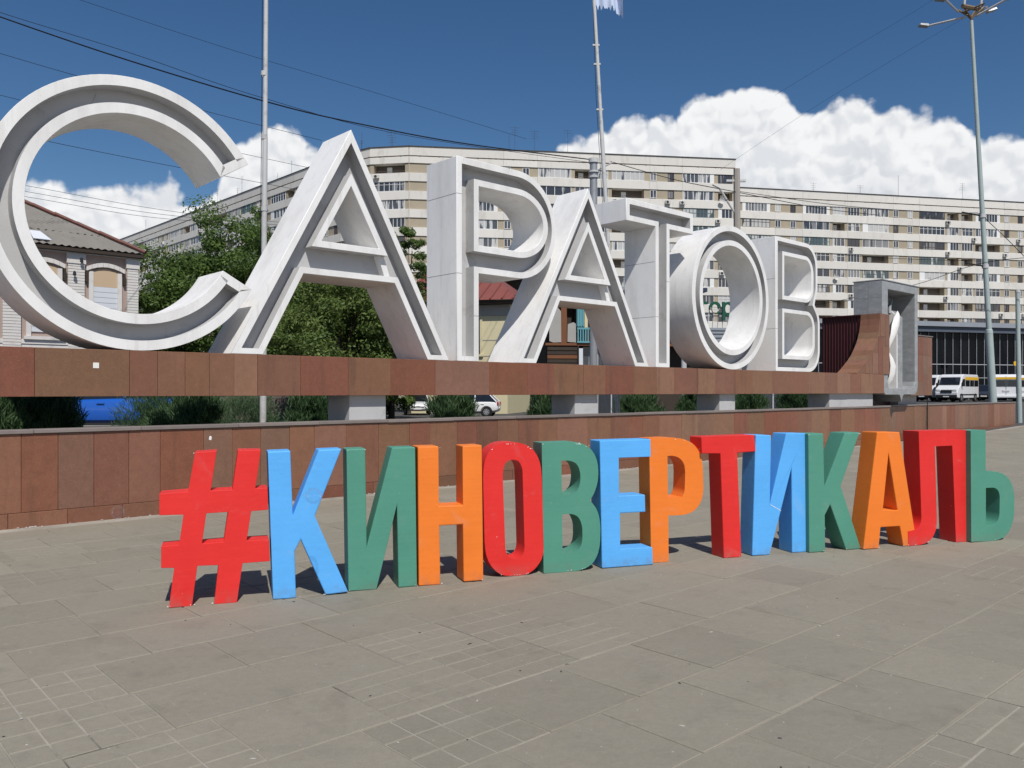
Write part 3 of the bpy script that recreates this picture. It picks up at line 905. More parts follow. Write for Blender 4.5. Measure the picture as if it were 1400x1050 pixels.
# ------------------------------------------------------------------ painted hashtag letters
LETTERS = {
    'hash': (-0.434, 6.544,
        [(0.245, 1.144), (0.397, 1.151), (0.355, 0.854), (0.509, 0.855), (0.549, 1.153), (0.715, 1.151), (0.675, 0.857), (0.765, 0.862), (0.768, 0.691), (0.644, 0.686), (0.612, 0.463), (0.775, 0.463), (0.781, 0.296), (0.582, 0.294), (0.541, 0.0), (0.379, 0.001), (0.41, 0.292), (0.261, 0.297), (0.224, -0.001), (0.065, 0.001), (0.101, 0.294), (0.012, 0.298), (0.012, 0.458), (0.135, 0.461), (0.165, 0.684), (0.0, 0.687), (0.0, 0.846), (0.197, 0.854)],
        [[(0.324, 0.686), (0.478, 0.688), (0.447, 0.464), (0.294, 0.46)]]),
    'ka': (0.33, 6.532,
        [(0.0, 1.139), (0.168, 1.142), (0.187, 0.643), (0.382, 1.143), (0.559, 1.146), (0.353, 0.628), (0.611, 0.014), (0.436, 0.006), (0.246, 0.451), (0.2, 0.36), (0.211, -0.002), (0.04, 0.002)],
        []),
    'i': (0.935, 6.596,
        [(0.0, 1.139), (0.151, 1.141), (0.163, 0.356), (0.369, 1.143), (0.559, 1.142), (0.574, -0.005), (0.421, -0.003), (0.408, 0.673), (0.241, -0.004), (0.017, 0.004)],
        []),
    'en': (1.514, 6.587,
        [(0.0, 1.146), (0.174, 1.146), (0.178, 0.651), (0.384, 0.648), (0.38, 1.144), (0.55, 1.147), (0.564, 0.006), (0.391, 0.008), (0.384, 0.488), (0.182, 0.488), (0.192, -0.003), (0.009, 0.003)],
        []),
    'o': (2.102, 6.679,
        [(0.0, 0.887), (0.015, 1.01), (0.065, 1.104), (0.152, 1.151), (0.254, 1.162), (0.372, 1.146), (0.469, 1.088), (0.525, 0.981), (0.54, 0.869), (0.56, 0.208), (0.541, 0.125), (0.484, 0.052), (0.402, 0.002), (0.284, -0.013), (0.166, 0.013), (0.079, 0.088), (0.029, 0.187), (0.015, 0.298)],
        [[(0.178, 0.895), (0.193, 0.97), (0.232, 1.004), (0.276, 1.009), (0.328, 0.994), (0.36, 0.93), (0.38, 0.233), (0.365, 0.179), (0.328, 0.149), (0.284, 0.145), (0.232, 0.167), (0.203, 0.224)]]),
    've': (2.642, 6.679,
        [(0.0, 1.147), (0.33, 1.151), (0.421, 1.124), (0.491, 1.066), (0.532, 0.988), (0.548, 0.896), (0.542, 0.783), (0.506, 0.686), (0.464, 0.622), (0.521, 0.559), (0.552, 0.487), (0.568, 0.388), (0.563, 0.219), (0.537, 0.122), (0.483, 0.048), (0.391, 0.006), (0.284, -0.003), (0.018, 0.003)],
        [[(0.186, 0.988), (0.276, 0.985), (0.337, 0.956), (0.368, 0.888), (0.372, 0.804), (0.352, 0.728), (0.299, 0.681), (0.191, 0.679)], [(0.194, 0.512), (0.292, 0.512), (0.352, 0.483), (0.388, 0.405), (0.391, 0.279), (0.375, 0.21), (0.322, 0.171), (0.197, 0.161)]]),
    'e': (3.209, 6.692,
        [(0.0, 1.155), (0.517, 1.159), (0.521, 0.996), (0.193, 0.995), (0.196, 0.65), (0.46, 0.649), (0.465, 0.49), (0.204, 0.491), (0.207, 0.165), (0.537, 0.161), (0.545, -0.003), (0.023, 0.003)],
        []),
    'er': (3.748, 6.76,
        [(0.0, 1.16), (0.258, 1.165), (0.376, 1.148), (0.478, 1.101), (0.547, 1.018), (0.578, 0.897), (0.585, 0.643), (0.564, 0.554), (0.504, 0.474), (0.41, 0.434), (0.308, 0.429), (0.204, 0.434), (0.207, -0.001), (0.021, 0.001)],
        [[(0.194, 0.992), (0.258, 0.995), (0.325, 0.971), (0.373, 0.918), (0.385, 0.844), (0.379, 0.651), (0.351, 0.6), (0.199, 0.597)]]),
    'te': (4.28, 6.713,
        [(0.0, 1.167), (0.598, 1.176), (0.611, 1.014), (0.399, 1.007), (0.446, 0.0), (0.25, -0.0), (0.211, 1.004), (0.008, 1.009)],
        []),
    'i2': (4.85, 6.712,
        [(0.04, 1.176), (0.218, 1.17), (0.202, 0.485), (0.398, 1.185), (0.644, 1.181), (0.637, -0.003), (0.468, 0.002), (0.461, 0.842), (0.329, 0.408), (0.202, -0.005), (0.0, 0.005)],
        []),
    'ka2': (5.467, 6.659,
        [(0.0, 1.18), (0.182, 1.181), (0.199, 0.655), (0.449, 1.182), (0.638, 1.183), (0.397, 0.648), (0.651, -0.006), (0.466, -0.001), (0.268, 0.465), (0.203, 0.363), (0.208, -0.001), (0.013, 0.001)],
        []),
    'a': (6.109, 6.615,
        [(0.175, 1.185), (0.465, 1.18), (0.697, -0.002), (0.518, -0.005), (0.471, 0.211), (0.221, 0.213), (0.196, -0.003), (0.0, 0.002)],
        [[(0.324, 0.964), (0.439, 0.375), (0.251, 0.393)]]),
    'el': (6.68, 6.61,
        [(0.142, 1.185), (0.804, 1.188), (0.862, -0.009), (0.651, -0.005), (0.599, 1.026), (0.361, 1.022), (0.39, 0.241), (0.378, 0.15), (0.336, 0.073), (0.26, 0.019), (0.142, -0.002), (0.008, 0.002), (0.0, 0.152), (0.108, 0.165), (0.158, 0.201), (0.18, 0.265)],
        []),
    'soft': (7.465, 6.547,
        [(0.0, 1.182), (0.212, 1.188), (0.212, 0.747), (0.364, 0.742), (0.491, 0.704), (0.583, 0.619), (0.629, 0.495), (0.623, 0.251), (0.583, 0.131), (0.509, 0.041), (0.382, -0.006), (0.221, -0.007), (0.008, 0.006)],
        [[(0.215, 0.569), (0.337, 0.568), (0.391, 0.539), (0.415, 0.477), (0.409, 0.262), (0.382, 0.196), (0.31, 0.166), (0.215, 0.168)]])}
ROW = R(90 - 70.5)
E2 = Vector((math.cos(ROW), math.sin(ROW))); M2 = Vector((-math.sin(ROW), math.cos(ROW)))


def round_loop(l, passes=2, keep=50):
    """cut the corners of a traced curve, leaving the true corners of the outline sharp"""
    for _ in range(passes):
        n = len(l); out = []
        for i in range(n):
            a, b, c = Vector(l[i - 1]), Vector(l[i]), Vector(l[(i + 1) % n])
            ang = math.degrees((b - a).angle(c - b, 0))
            la, lc = (b - a).length, (c - b).length
            if ang > keep or ang < 3: out.append(tuple(b)); continue
            q = min(la, lc) * .25
            out.append(tuple(b - (b - a).normalized() * q)); out.append(tuple(b + (c - b).normalized() * q))
        l = out
    return l


def painted_letters():
    r = random.Random(3)
    spec = [('hash', 'red', 'bright red hash sign standing at the start of the painted word'),
            ('ka', 'blue', 'light blue letter К standing beside the red hash sign'),
            ('i', 'green', 'green letter И with its diagonal rising right, standing beside the light blue К'),
            ('en', 'orange', 'orange letter Н standing between a green И and a red О'),
            ('o', 'red', 'red letter О with a tall oval hole'),
            ('ve', 'green', 'green letter В standing between a red О and a blue Е'),
            ('e', 'blue', 'light blue letter Е in front of an orange Р'),
            ('er', 'orange', 'orange letter Р standing between a blue Е and a red Т'),
            ('te', 'red', 'red letter Т with a thick top bar'),
            ('i2', 'blue', 'light blue letter И with a cracked diagonal beside the red Т'),
            ('ka2', 'green', 'green letter К with splayed arms, standing beside the cracked blue И'),
            ('a', 'orange', 'orange letter А overlapping the red Л'),
            ('el', 'red', 'red letter Л with a hooked left leg'),
            ('soft', 'green', 'green letter Ь closing the painted word')]
    for key, colr, label in spec:
        t0, off, ol, hl = LETTERS[key]
        ol = [(a, max(b, 0.0) if b < .03 else b) for a, b in ol]
        if key in ('o', 've', 'er', 'el', 'soft'):
            ol = round_loop(ol); hl = [round_loop(h) for h in hl]
        p = E2 * t0 + M2 * off
        m = MB().prism(ol, hl, 0, .212)
        nm = 'hash_sign' if key == 'hash' else 'painted_letter'
        t = thing(nm, label, 'hash sign' if key == 'hash' else 'letter', (p.x, p.y, gz(p.x, p.y) + .0005), ROW, 'painted foam letters of the hashtag')
        o = m.build('block', 'paint_' + colr, t, bevel=.008, seg=2)
        # knocked corners where the white foam shows
        corners = [q for q in ol if q[1] > 1.1 or q[1] < .02]
        chips = MB()
        for q in corners:
            if r.random() < .35:
                for _ in range(r.randint(1, 2)):
                    cx = q[0] + r.uniform(-.03, .03) * (1 if abs(q[0] - .3) < .2 else .4); cz = q[1] + (r.uniform(-.012, .0) if q[1] > .5 else r.uniform(.0, .012))
                    cx = min(max(cx, min(a for a, b in ol) + .006), max(a for a, b in ol) - .012)
                    cz = min(max(cz, .010), max(b for a, b in ol) - .014)
                    k = r.uniform(.003, .007)
                    vs = [(cx + k * math.cos(a) * r.uniform(.5, 1.2), -.0012, cz + .6 * k * math.sin(a) * r.uniform(.5, 1.2)) for a in [i * 1.047 for i in range(6)]]
                    chips.add(vs + [(v[0], .004, v[2]) for v in vs], [tuple(range(6))] + [(i, (i + 1) % 6, 6 + (i + 1) % 6, 6 + i) for i in range(6)])
        if key == 'i2':     # crack across the diagonal
            a, b = (.212, .49), (.333, .425)
            pts = [(a[0] + (b[0] - a[0]) * k / 7, a[1] + (b[1] - a[1]) * k / 7 + r.uniform(-.004, .004)) for k in range(8)]
            for p_, q_ in zip(pts, pts[1:]):
                w_ = r.uniform(.002, .004)
                vs = [(p_[0], -.0014, p_[1] - w_), (q_[0], -.0014, q_[1] - w_), (q_[0], -.0014, q_[1] + w_), (p_[0], -.0014, p_[1] + w_)]
                chips.add(vs + [(v[0], .004, v[2]) for v in vs], [(0, 1, 2, 3), (0, 1, 5, 4), (1, 2, 6, 5), (2, 3, 7, 6), (3, 0, 4, 7)])
        if chips.v:
            c = chips.build('chipped_foam', 'chip_white', t); c['kind'] = 'stuff'


painted_letters()


# ------------------------------------------------------------------ stele with ramp block
def stele():
    r = random.Random(21)
    rb = thing('granite_ramp_block', 'brown granite block sweeping up in a concave curve beside the grey stele', 'monument', W(0, .1), WROT)
    # front: strips of granite panels cut to the curve
    curve = [(17.03, 2.13), (17.25, 2.25), (17.47, 2.38), (17.70, 2.52), (17.92, 2.68), (18.10, 2.85), (18.27, 3.04), (18.40, 3.22), (18.50, 3.42), (18.57, 3.65), (18.61, 3.85), (18.62, 4.02)]
    body = curve + [(19.3, 4.02), (19.3, 2.13)]
    MB().prism([(a, b) for a, b in body], (), .006, .60).build('core', 'granite', rb, color=BROWN)
    # curved cladding strips on the ramp
    for a, b in zip(curve, curve[1:]):
        dx, dz = b[0] - a[0], b[1] - a[1]; L = math.hypot(dx, dz); nx, nz = -dz / L, dx / L
        m = MB().prism([a, b, (b[0] + nx * .02, b[1] + nz * .02), (a[0] + nx * .02, a[1] + nz * .02)], (), -.005, .605)
        m.build('curved_strip', 'granite', rb, color=jit(LIGHT if r.random() < .5 else BROWN, r))
    xs = [17.03, 17.55, 18.05, 18.45, 18.82, 19.3]
    def top_at(x):
        for a, b in zip(curve, curve[1:]):
            if a[0] <= x <= b[0]: return a[1] + (b[1] - a[1]) * (x - a[0]) / (b[0] - a[0])
        return 4.0
    for x0, x1, z0, z1, c in ((18.10, 18.48, 2.14, 2.78, LIGHT), (18.49, 18.80, 2.14, 3.30, RED), (18.81, 19.28, 2.14, 3.0, BROWN), (18.64, 18.98, 3.31, 3.98, BROWN), (18.99, 19.28, 3.02, 3.98, BROWN), (17.6, 18.09, 2.14, 2.42, BROWN)):
        MB().box(x0, x1 - .004, -.002, .01, z0, z1 - .004).build('granite_panel', 'granite', rb, color=jit(c, r))
    # dark ribbed body behind
    bx = thing('ribbed_metal_body', 'dark maroon ribbed metal body behind the granite ramp block', 'monument', W(0, 0), WROT)
    MB().box(18.64, 18.82, .72, 2.0, .2, 3.98).build('side_skin', 'maroon_metal', bx)
    MB().box(18.822, 23.2, 1.10, 2.0, .2, 3.98).build('body', 'maroon_metal', bx)
    for i in range(13):
        y = .76 + i * .098
        MB().prism([(18.60, y), (18.645, y - .022), (18.645, y + .022)], (), .2, 3.985, plane='xy').build('rib', 'maroon_metal', bx)
    MB().box(18.55, 18.82, .70, 2.04, 3.985, 4.02).build('top_sheet', 'maroon_metal', bx)
    # granite block to the right
    gb = thing('granite_block', 'brown granite block attached right behind the grey stele', 'monument', W(0, 0), WROT)
    MB().box(21.58, 23.5, .435, 1.9, 1.47, 3.50).build('core', 'concrete', gb)
    ed = [21.58, 21.9, 22.3, 22.7, 23.1, 23.5]
    for a, b in zip(ed, ed[1:]):
        zz = [1.46, r.uniform(1.9, 2.6), r.uniform(2.8, 3.2), 3.49]
        for z0, z1 in zip(zz, zz[1:]):
            MB().box(a + .002, b - .002, .40, .43, z0 + .002, z1 - .002).build('granite_panel', 'granite', gb, color=jit(r.choice([BROWN, BROWN, RED, GREY]), r))
    MB().box(23.502, 23.53, .41, 1.9, 1.47, 3.49).build('end_slab', 'granite', gb, color=BROWN)
    MB().box(21.58, 23.54, .38, 1.95, 3.505, 3.54).build('cap_stone', 'granite_cap', gb)
    MB().box(21.7, 23.2, .82, 1.6, -.2, 1.468).build('concrete_pier', 'concrete', gb)
    # grey marble frame
    st = thing('marble_stele', 'grey marble frame stele holding white stone folds and a bird', 'monument', W(18.85, .13), WROT)
    w_, z0, z1 = 2.72, 1.50, 5.08
    mid = w_ / 2 + .08
    out = [(0, z0 + .25), (.06, z0 + .09), (.2, z0), (mid - .22, z0), (mid - .10, z0 - .05), (mid, z0 - .25), (mid + .10, z0 - .05), (mid + .22, z0), (w_ - .2, z0), (w_ - .06, z0 + .09), (w_, z0 + .25), (w_, z1), (0, z1)]
    hole = [(.40, z0 + .42), (.44, z0 + .26), (.5, z0 + .20), (w_ - .5, z0 + .20), (w_ - .3, z0 + .26), (w_ - .22, z0 + .42), (w_ - .22, z1 - .26), (.40, z1 - .26)]
    MB().prism(out, [hole[::-1]], 0, .92).build('frame', 'grey_marble', st, bevel=.015)
    MB().box(.2, w_ - .2, .80, .90, z0 + .15, z1 - .2).build('back_panel', 'grey_marble', st)
    # side veneer: slabs set with herringbone joints on the flank
    zs = [4.04, 4.55, 5.07]
    for a, b in zip(zs, zs[1:]):
        for y0_, y1_ in ((.01, .44), (.446, .91)):
            MB().box(-.014, -.002, y0_, y1_, a, b - .006).build('veneer_slab', 'grey_marble', st)
    MB().box(-.02, w_ + .02, -.02, .94, z1 + .002, z1 + .03).build('top_edge', 'grey_marble', st)
    # white stone pillar inside, its flank rough and white, its edge grey
    m = MB()
    pr = [(.16, z0 + .205), (.79, z0 + .205), (.79, 4.45), (.42, 4.30), (.16, 4.05)]
    m.prism(pr, (), 1.43, 1.50, plane='yz')
    m.build('white_fold', 'white_stone', st)
    m = MB()
    m.prism([(.18, z0 + .205), (.78, z0 + .205), (.78, 4.40), (.40, 4.26), (.18, 4.02)], (), 1.502, 1.93, plane='yz')
    m.build('grey_fold', 'grey_marble', st)
    # bird: body, breast and a wing sweeping down, one smooth sheet of white stone
    def leaf(name, pts, thick, mat='white_stone'):
        m = MB()
        rings = []
        for (x, y, z, ra, rb_) in pts:
            rings.append([(x + ra * math.cos(k * math.pi / 4), y + rb_ * math.sin(k * math.pi / 4), z) for k in range(8)])
        vs = [q for g in rings for q in g]
        fs = []
        for i in range(len(rings) - 1):
            for k in range(8):
                a = i * 8 + k; b = i * 8 + (k + 1) % 8
                fs.append((a, b, b + 8, a + 8))
        fs += [tuple(range(8)), tuple(range(len(vs) - 8, len(vs)))]
        m.add(vs, fs)
        o = m.build(name, mat, st, (.18, -.02, .1), smooth=True)
        return o
    leaf('bird', [(1.12, .10, 4.10, .02, .01), (1.02, .06, 4.00, .10, .05), (.86, .02, 3.86, .19, .08), (.70, .0, 3.62, .24, .10), (.58, .0, 3.36, .20, .10), (.46, .02, 3.12, .14, .07), (.36, .06, 2.86, .05, .03), (.30, .1, 2.70, .01, .01)], .1)
    leaf('bird_wing', [(.32, .02, 2.72, .02, .01), (.40, .0, 2.55, .10, .05), (.48, -.02, 2.30, .17, .08), (.47, .0, 2.05, .17, .09), (.42, .05, 1.84, .14, .09), (.40, .1, 1.72, .10, .08)], .1)
    m = MB().tube([(.98, .3, 4.02), (1.10, .35, 4.28), (1.35, .4, 4.45), (1.50, .42, 4.60)], [.05, .06, .04, .01], 8)
    m.build('plume', 'grey_marble', st, (.25, 0, .1), smooth=True)


stele()


# ------------------------------------------------------------------ apartment blocks
FLOOR_H = 2.8


def window_meshes():
    out = {}

    def win(w_, h_, cols, frame, pane, rows=1, split=None, fw=.07, solid=()):
        f = MB()
        for i in solid: f.box(w_ * i / cols + .01, w_ * (i + 1) / cols - .01, -.035, .015, .02, h_ - .02)
        f.box(0, w_, -.04, .06, 0, fw); f.box(0, w_, -.04, .06, h_ - fw, h_)
        f.box(0, fw, -.04, .06, fw, h_ - fw); f.box(w_ - fw, w_, -.04, .06, fw, h_ - fw)
        for i in range(1, cols):
            x = w_ * i / cols
            f.box(x - fw * .6, x + fw * .6, -.03, .05, fw, h_ - fw)
        for j in range(1, rows):
            z = h_ * (split if split else j / rows)
            f.box(fw, w_ - fw, -.025, .045, z - fw * .4, z + fw * .4)
        g = MB()
        for i in range(cols):
            a, b = w_ * i / cols, w_ * (i + 1) / cols
            g.add([(a, .02, 0), (b, .02, 0), (b, .02, h_), (a, .02, h_)], [(0, 1, 2, 3)])
        return f, frame, g, pane

    def mk(key, *a, **k):
        f, fm, g, gm = win(*a, **k)
        fo = f.build('window', fm); go = g.build('pane', gm, recalc=False)
        out.setdefault(key, []).append((fo.data, go.data))
        bpy.data.objects.remove(fo); bpy.data.objects.remove(go)
    hh = 1.50
    mk('W', 5.3, hh, 8, 'frame_white', 'pane', solid=(7,))
    mk('W', 5.3, hh, 9, 'frame_white', 'pane_dark', solid=(0, 8))
    mk('W', 5.3, hh, 5, 'frame_white', 'pane', solid=(0,))
    mk('m', 2.4, hh, 4, 'frame_white', 'pane_dark', solid=(0,))
    for c, fr, pn, rw, sp in ((7, 'frame_white', 'pane', 1, None), (8, 'frame_white', 'pane_dark', 1, None), (6, 'frame_white', 'pane', 1, None), (4, 'frame_white', 'pane_dark', 1, None), (8, 'frame_dark', 'pane_dark', 2, .3),
                              (7, 'frame_dark', 'pane', 2, .65), (9, 'frame_teal', 'pane', 2, .5), (6, 'frame_white', 'pane_dark', 2, .7)):
        mk('W', 5.3, hh, c, fr, pn, rw, sp)
    for c, fr, pn, rw, sp in ((3, 'frame_white', 'pane', 1, None), (4, 'frame_white', 'pane_dark', 1, None), (4, 'frame_dark', 'pane_dark', 2, .6), (3, 'frame_dark', 'pane_dark', 1, None), (3, 'frame_white', 'pane', 2, .65)):
        mk('m', 2.4, hh, c, fr, pn, rw, sp)
    for c, fr, pn, rw, sp in ((2, 'frame_white', 'pane', 1, None), (2, 'frame_white', 'pane_dark', 1, None), (2, 'frame_dark', 'pane_dark', 1, None)):
        mk('s', 1.05, 1.25, c, fr, pn, rw, sp)
    return out


WIN = window_meshes()
SECTION = [('W', 5.3, 1.0), ('s', 1.05, 1.9), ('s', 1.05, 1.4), ('W', 5.3, .6), ('m', 2.4, .6), ('m', 2.4, .6)]


def apartment(name, label, org, rotz, length, seq, roof, floors, depth, seed, lead=.5, cut=0.0, end_wall=True):
    """local x along the facade, y into the building. seq: list of (kind, width, gap after)"""
    r = random.Random(seed)
    b = thing(name, label, 'apartment block', org, rotz, 'apartment blocks behind the square')
    zbot = roof - 2.55 - floors * FLOOR_H
    # solid behind the loggias
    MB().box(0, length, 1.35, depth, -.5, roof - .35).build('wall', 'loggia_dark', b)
    if zbot > .2: MB().box(0, length, 0.02, 1.34, -.5, zbot).build('lower_wall', 'tan_brick', b)
    # openings along the facade
    ops = []
    x = lead
    for k, w_, g in seq:
        if x + w_ > length - .2: break
        ops.append((k, x, w_)); x += w_ + g
    edges = [0.0]
    for k, a, w_ in ops: edges += [a, a + w_]
    edges.append(length)
    ztop = roof - 2.55
    for i in range(0, len(edges), 2):
        a, c = edges[i], edges[i + 1]
        if c - a > .02: MB().box(a, c, .06, 1.345, zbot, ztop).build('brick_pier', 'tan_brick', b)
    # spandrel panels, their joints at every second opening
    joints = [0.0] + [edges[i] - .08 for i in range(3, len(edges) - 2, 4)] + [length]
    for f_ in range(floors):
        z1 = ztop - f_ * FLOOR_H - 1.50
        z0 = z1 - 1.30
        for a, c in zip(joints, joints[1:]):
            MB().box(a + .012, c - .012, -.10, 1.34, z0, z1).build('spandrel_panel', 'cream_panel', b)
    # attic
    for a, c in zip(joints, joints[1:]):
        MB().box(a + .012, c - .012, -.10, 1.3, ztop, ztop + 1.0).build('attic_panel', 'cream_panel', b)
        MB().box(a + .012, c - .012, -.13, 1.2, ztop + 1.16, roof - .06).build('parapet_panel', 'cream_panel', b)
    MB().box(.01, length - .01, -.02, 1.25, ztop + 1.0, ztop + 1.16).build('string_course', 'brown_strip', b)
    x = 1.5
    while x < length:
        MB().box(x, x + .22, -.12, 0.0, ztop + .98, ztop + 1.14).build('vent_hole', 'coping', b)
        x += r.uniform(2.6, 4.2)
    MB().box(-.1, length + .1, -.24, 1.6, roof - .058, roof + .07).build('coping', 'coping', b)
    MB().box(.3, length - .3, 1.61, depth - .3, roof - .5, roof - .1).build('roof', 'coping', b)
    if end_wall:
        MB().box(-.03, -.001, .0, depth, -.5, roof - .07).build('end_wall', 'cream_panel', b)
        MB().box(length + .001, length + .03, .0, depth, -.5, roof - .07).build('end_wall', 'cream_panel', b)
    # windows
    for f_ in range(floors):
        zs = ztop - f_ * FLOOR_H - 1.50
        for k, a, w_ in ops:
            q = r.random()
            if k in 'Wm' and q < (.13 if k == 'W' else .26):       # open loggia: rail and door behind
                m = MB()
                m.box(a + .02, a + w_ - .02, 0, .04, zs + .02, zs + .10)
                m.box(a + .02, a + w_ - .02, 0, .05, zs + .32, zs + .36)
                for i in range(int(w_ / .5)):
                    m.box(a + .25 + i * .5, a + .28 + i * .5, .01, .04, zs + .1, zs + .32)
                m.build('railing', 'frame_dark', b)
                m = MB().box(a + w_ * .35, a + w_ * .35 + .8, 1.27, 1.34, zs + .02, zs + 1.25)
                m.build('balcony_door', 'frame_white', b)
                continue
            fme, gme = r.choice(WIN[k])
            z = zs + (0.004 if k != 's' else .14)
            y = .03 if k != 's' else .055
            fo = link('window', fme, b, (a, y, z))
            if w_ != {'W': 5.3, 'm': 2.4, 's': 1.05}[k]: fo.scale.x = w_ / {'W': 5.3, 'm': 2.4, 's': 1.05}[k]
            link('pane', gme, fo)
    # air conditioners bolted under the windows
    for i in range(int(length / 2.6)):
        f_ = r.randrange(min(floors, 8)); k, a, w_ = r.choice(ops)
        zs = ztop - f_ * FLOOR_H - 1.50
        x = a + r.choice([-.55, w_ - .4, .1]); z = zs - r.uniform(.75, .9)
        if x < .2 or x > length - 1.1: continue
        o = MB().box(x, x + .85, -.52, -.12, z, z + .58).build('air_conditioner', 'ac_white', b, bevel=.03)
        m = MB().lathe([(.0, -.531), (.23, -.531), (.23, -.521), (.0, -.521)], 12, 'y', (x + .33, 0, z + .29))
        m.build('fan_grille', 'ac_dark', o)
    # satellite dishes
    for i in range(max(1, int(length / 25))):
        f_ = r.randrange(6); k, a, w_ = r.choice(ops)
        zs = ztop - f_ * FLOOR_H - 1.5
        m = MB().lathe([(.02, .1), (.28, .04), (.45, -.06), (.47, -.06), (.3, .06), (.02, .13)], 14, 'y', (a + .4, -.55, zs - .1))
        m.tube([(a + .4, -.45, zs - .1), (a + .4, -.1, zs - .2)], .03, 6)
        m.build('satellite_dish', 'ac_white', b)
    # aerials on the roof
    for i in range(max(2, int(length / 13))):
        x = r.uniform(2, length - 2); h_ = r.uniform(2.2, 4.6)
        m = MB().tube([(x, 2.2, roof - .2), (x, 2.2, roof + h_)], .024, 5)
        for j in range(r.choice([0, 2, 3, 4])):
            zz = roof + h_ - .15 - j * .38; l = r.uniform(.35, .8)
            m.tube([(x - l, 2.2, zz), (x + l, 2.2, zz)], .016, 4)
        m.build('aerial', 'coping', b)
    return b


def blocks():
    # middle block
    a = Vector((-15.8, 126.0)); c = Vector((36.3, 133.2))
    v = c - a; L = v.length; rot = math.atan2(v.y, v.x)
    seq = [('W', 5.3, 1.0), ('s', 1.05, 1.9), ('s', 1.05, 1.4), ('W', 5.3, .6), ('m', 2.4, .6), ('m', 2.4, .6), ('W', 5.3, 1.0), ('s', 1.05, 1.9), ('s', 1.05, 1.4), ('W', 5.3, .7), ('m', 2.4, .5)]
    tot = sum(q[1] + q[2] for q in seq) - .5
    apartment('apartment_block', 'cream and tan apartment block with glazed balconies behind the white letters Р and Т', (a.x, a.y, 0), rot, L, seq, 39.3, 12, 12, 4, lead=L - tot - .5 if L - tot > .7 else .5)
    # rounded corner facets, then the wing that runs away to the left
    pts = [Vector((-15.85, 125.98)), Vector((-22.0, 127.0)), Vector((-27.2, 130.8))]
    for i, (p, q) in enumerate(zip(pts[1:], pts)):
        v = q - p
        apartment('corner_bay', ['cream corner bay of the apartment block with a wide white glazed balcony', 'cream angled corner bay joining the receding wing behind the letter А'][i], (p.x, p.y, 0), math.atan2(v.y, v.x), v.length, [('W', 5.0 if i == 0 else 5.2, 1)], 39.3, 9, 8, 40 + i, lead=.6, end_wall=False)
    a = Vector((-101.5, 208.0)); c = Vector((-27.25, 130.85))
    v = c - a
    apartment('apartment_block', 'long cream apartment wing running away behind the trees', (a.x, a.y, 0), math.atan2(v.y, v.x), v.length, SECTION * 5, 39.3, 6, 12, 7, lead=1.2)
    # right block, lower and set back
    a = Vector((39.6, 143.8)); c = Vector((110.0, 158.0))
    v = c - a
    apartment('apartment_block', 'lower cream and tan apartment block set back behind the glass pavilion', (a.x, a.y, 0), math.atan2(v.y, v.x), v.length, SECTION * 3, 37.4, 10, 12, 9, lead=.9)


blocks()


# ------------------------------------------------------------------ old house behind the round C
def corrugated(name, mat, parent, quad, n, amp=.03, rows=1, r=None):
    """corrugated sheet between eave (a,b) and ridge (d,c); waves run up the slope"""
    a, b, c, d = [Vector(q) for q in quad]
    nn = (b - a).cross(d - a).normalized()
    m = MB()
    k = n * 4
    for j in range(2):
        for i in range(k + 1):
            t = i / k
            p = (a.lerp(b, t) if j == 0 else d.lerp(c, t)) + nn * amp * math.sin(t * n * 2 * math.pi)
            m.v.append(tuple(p))
    for i in range(k):
        m.f.append((i, i + 1, k + 2 + i, k + 1 + i)); m.mi.append(0)
    return m.build(name, mat, parent, recalc=False, smooth=True)


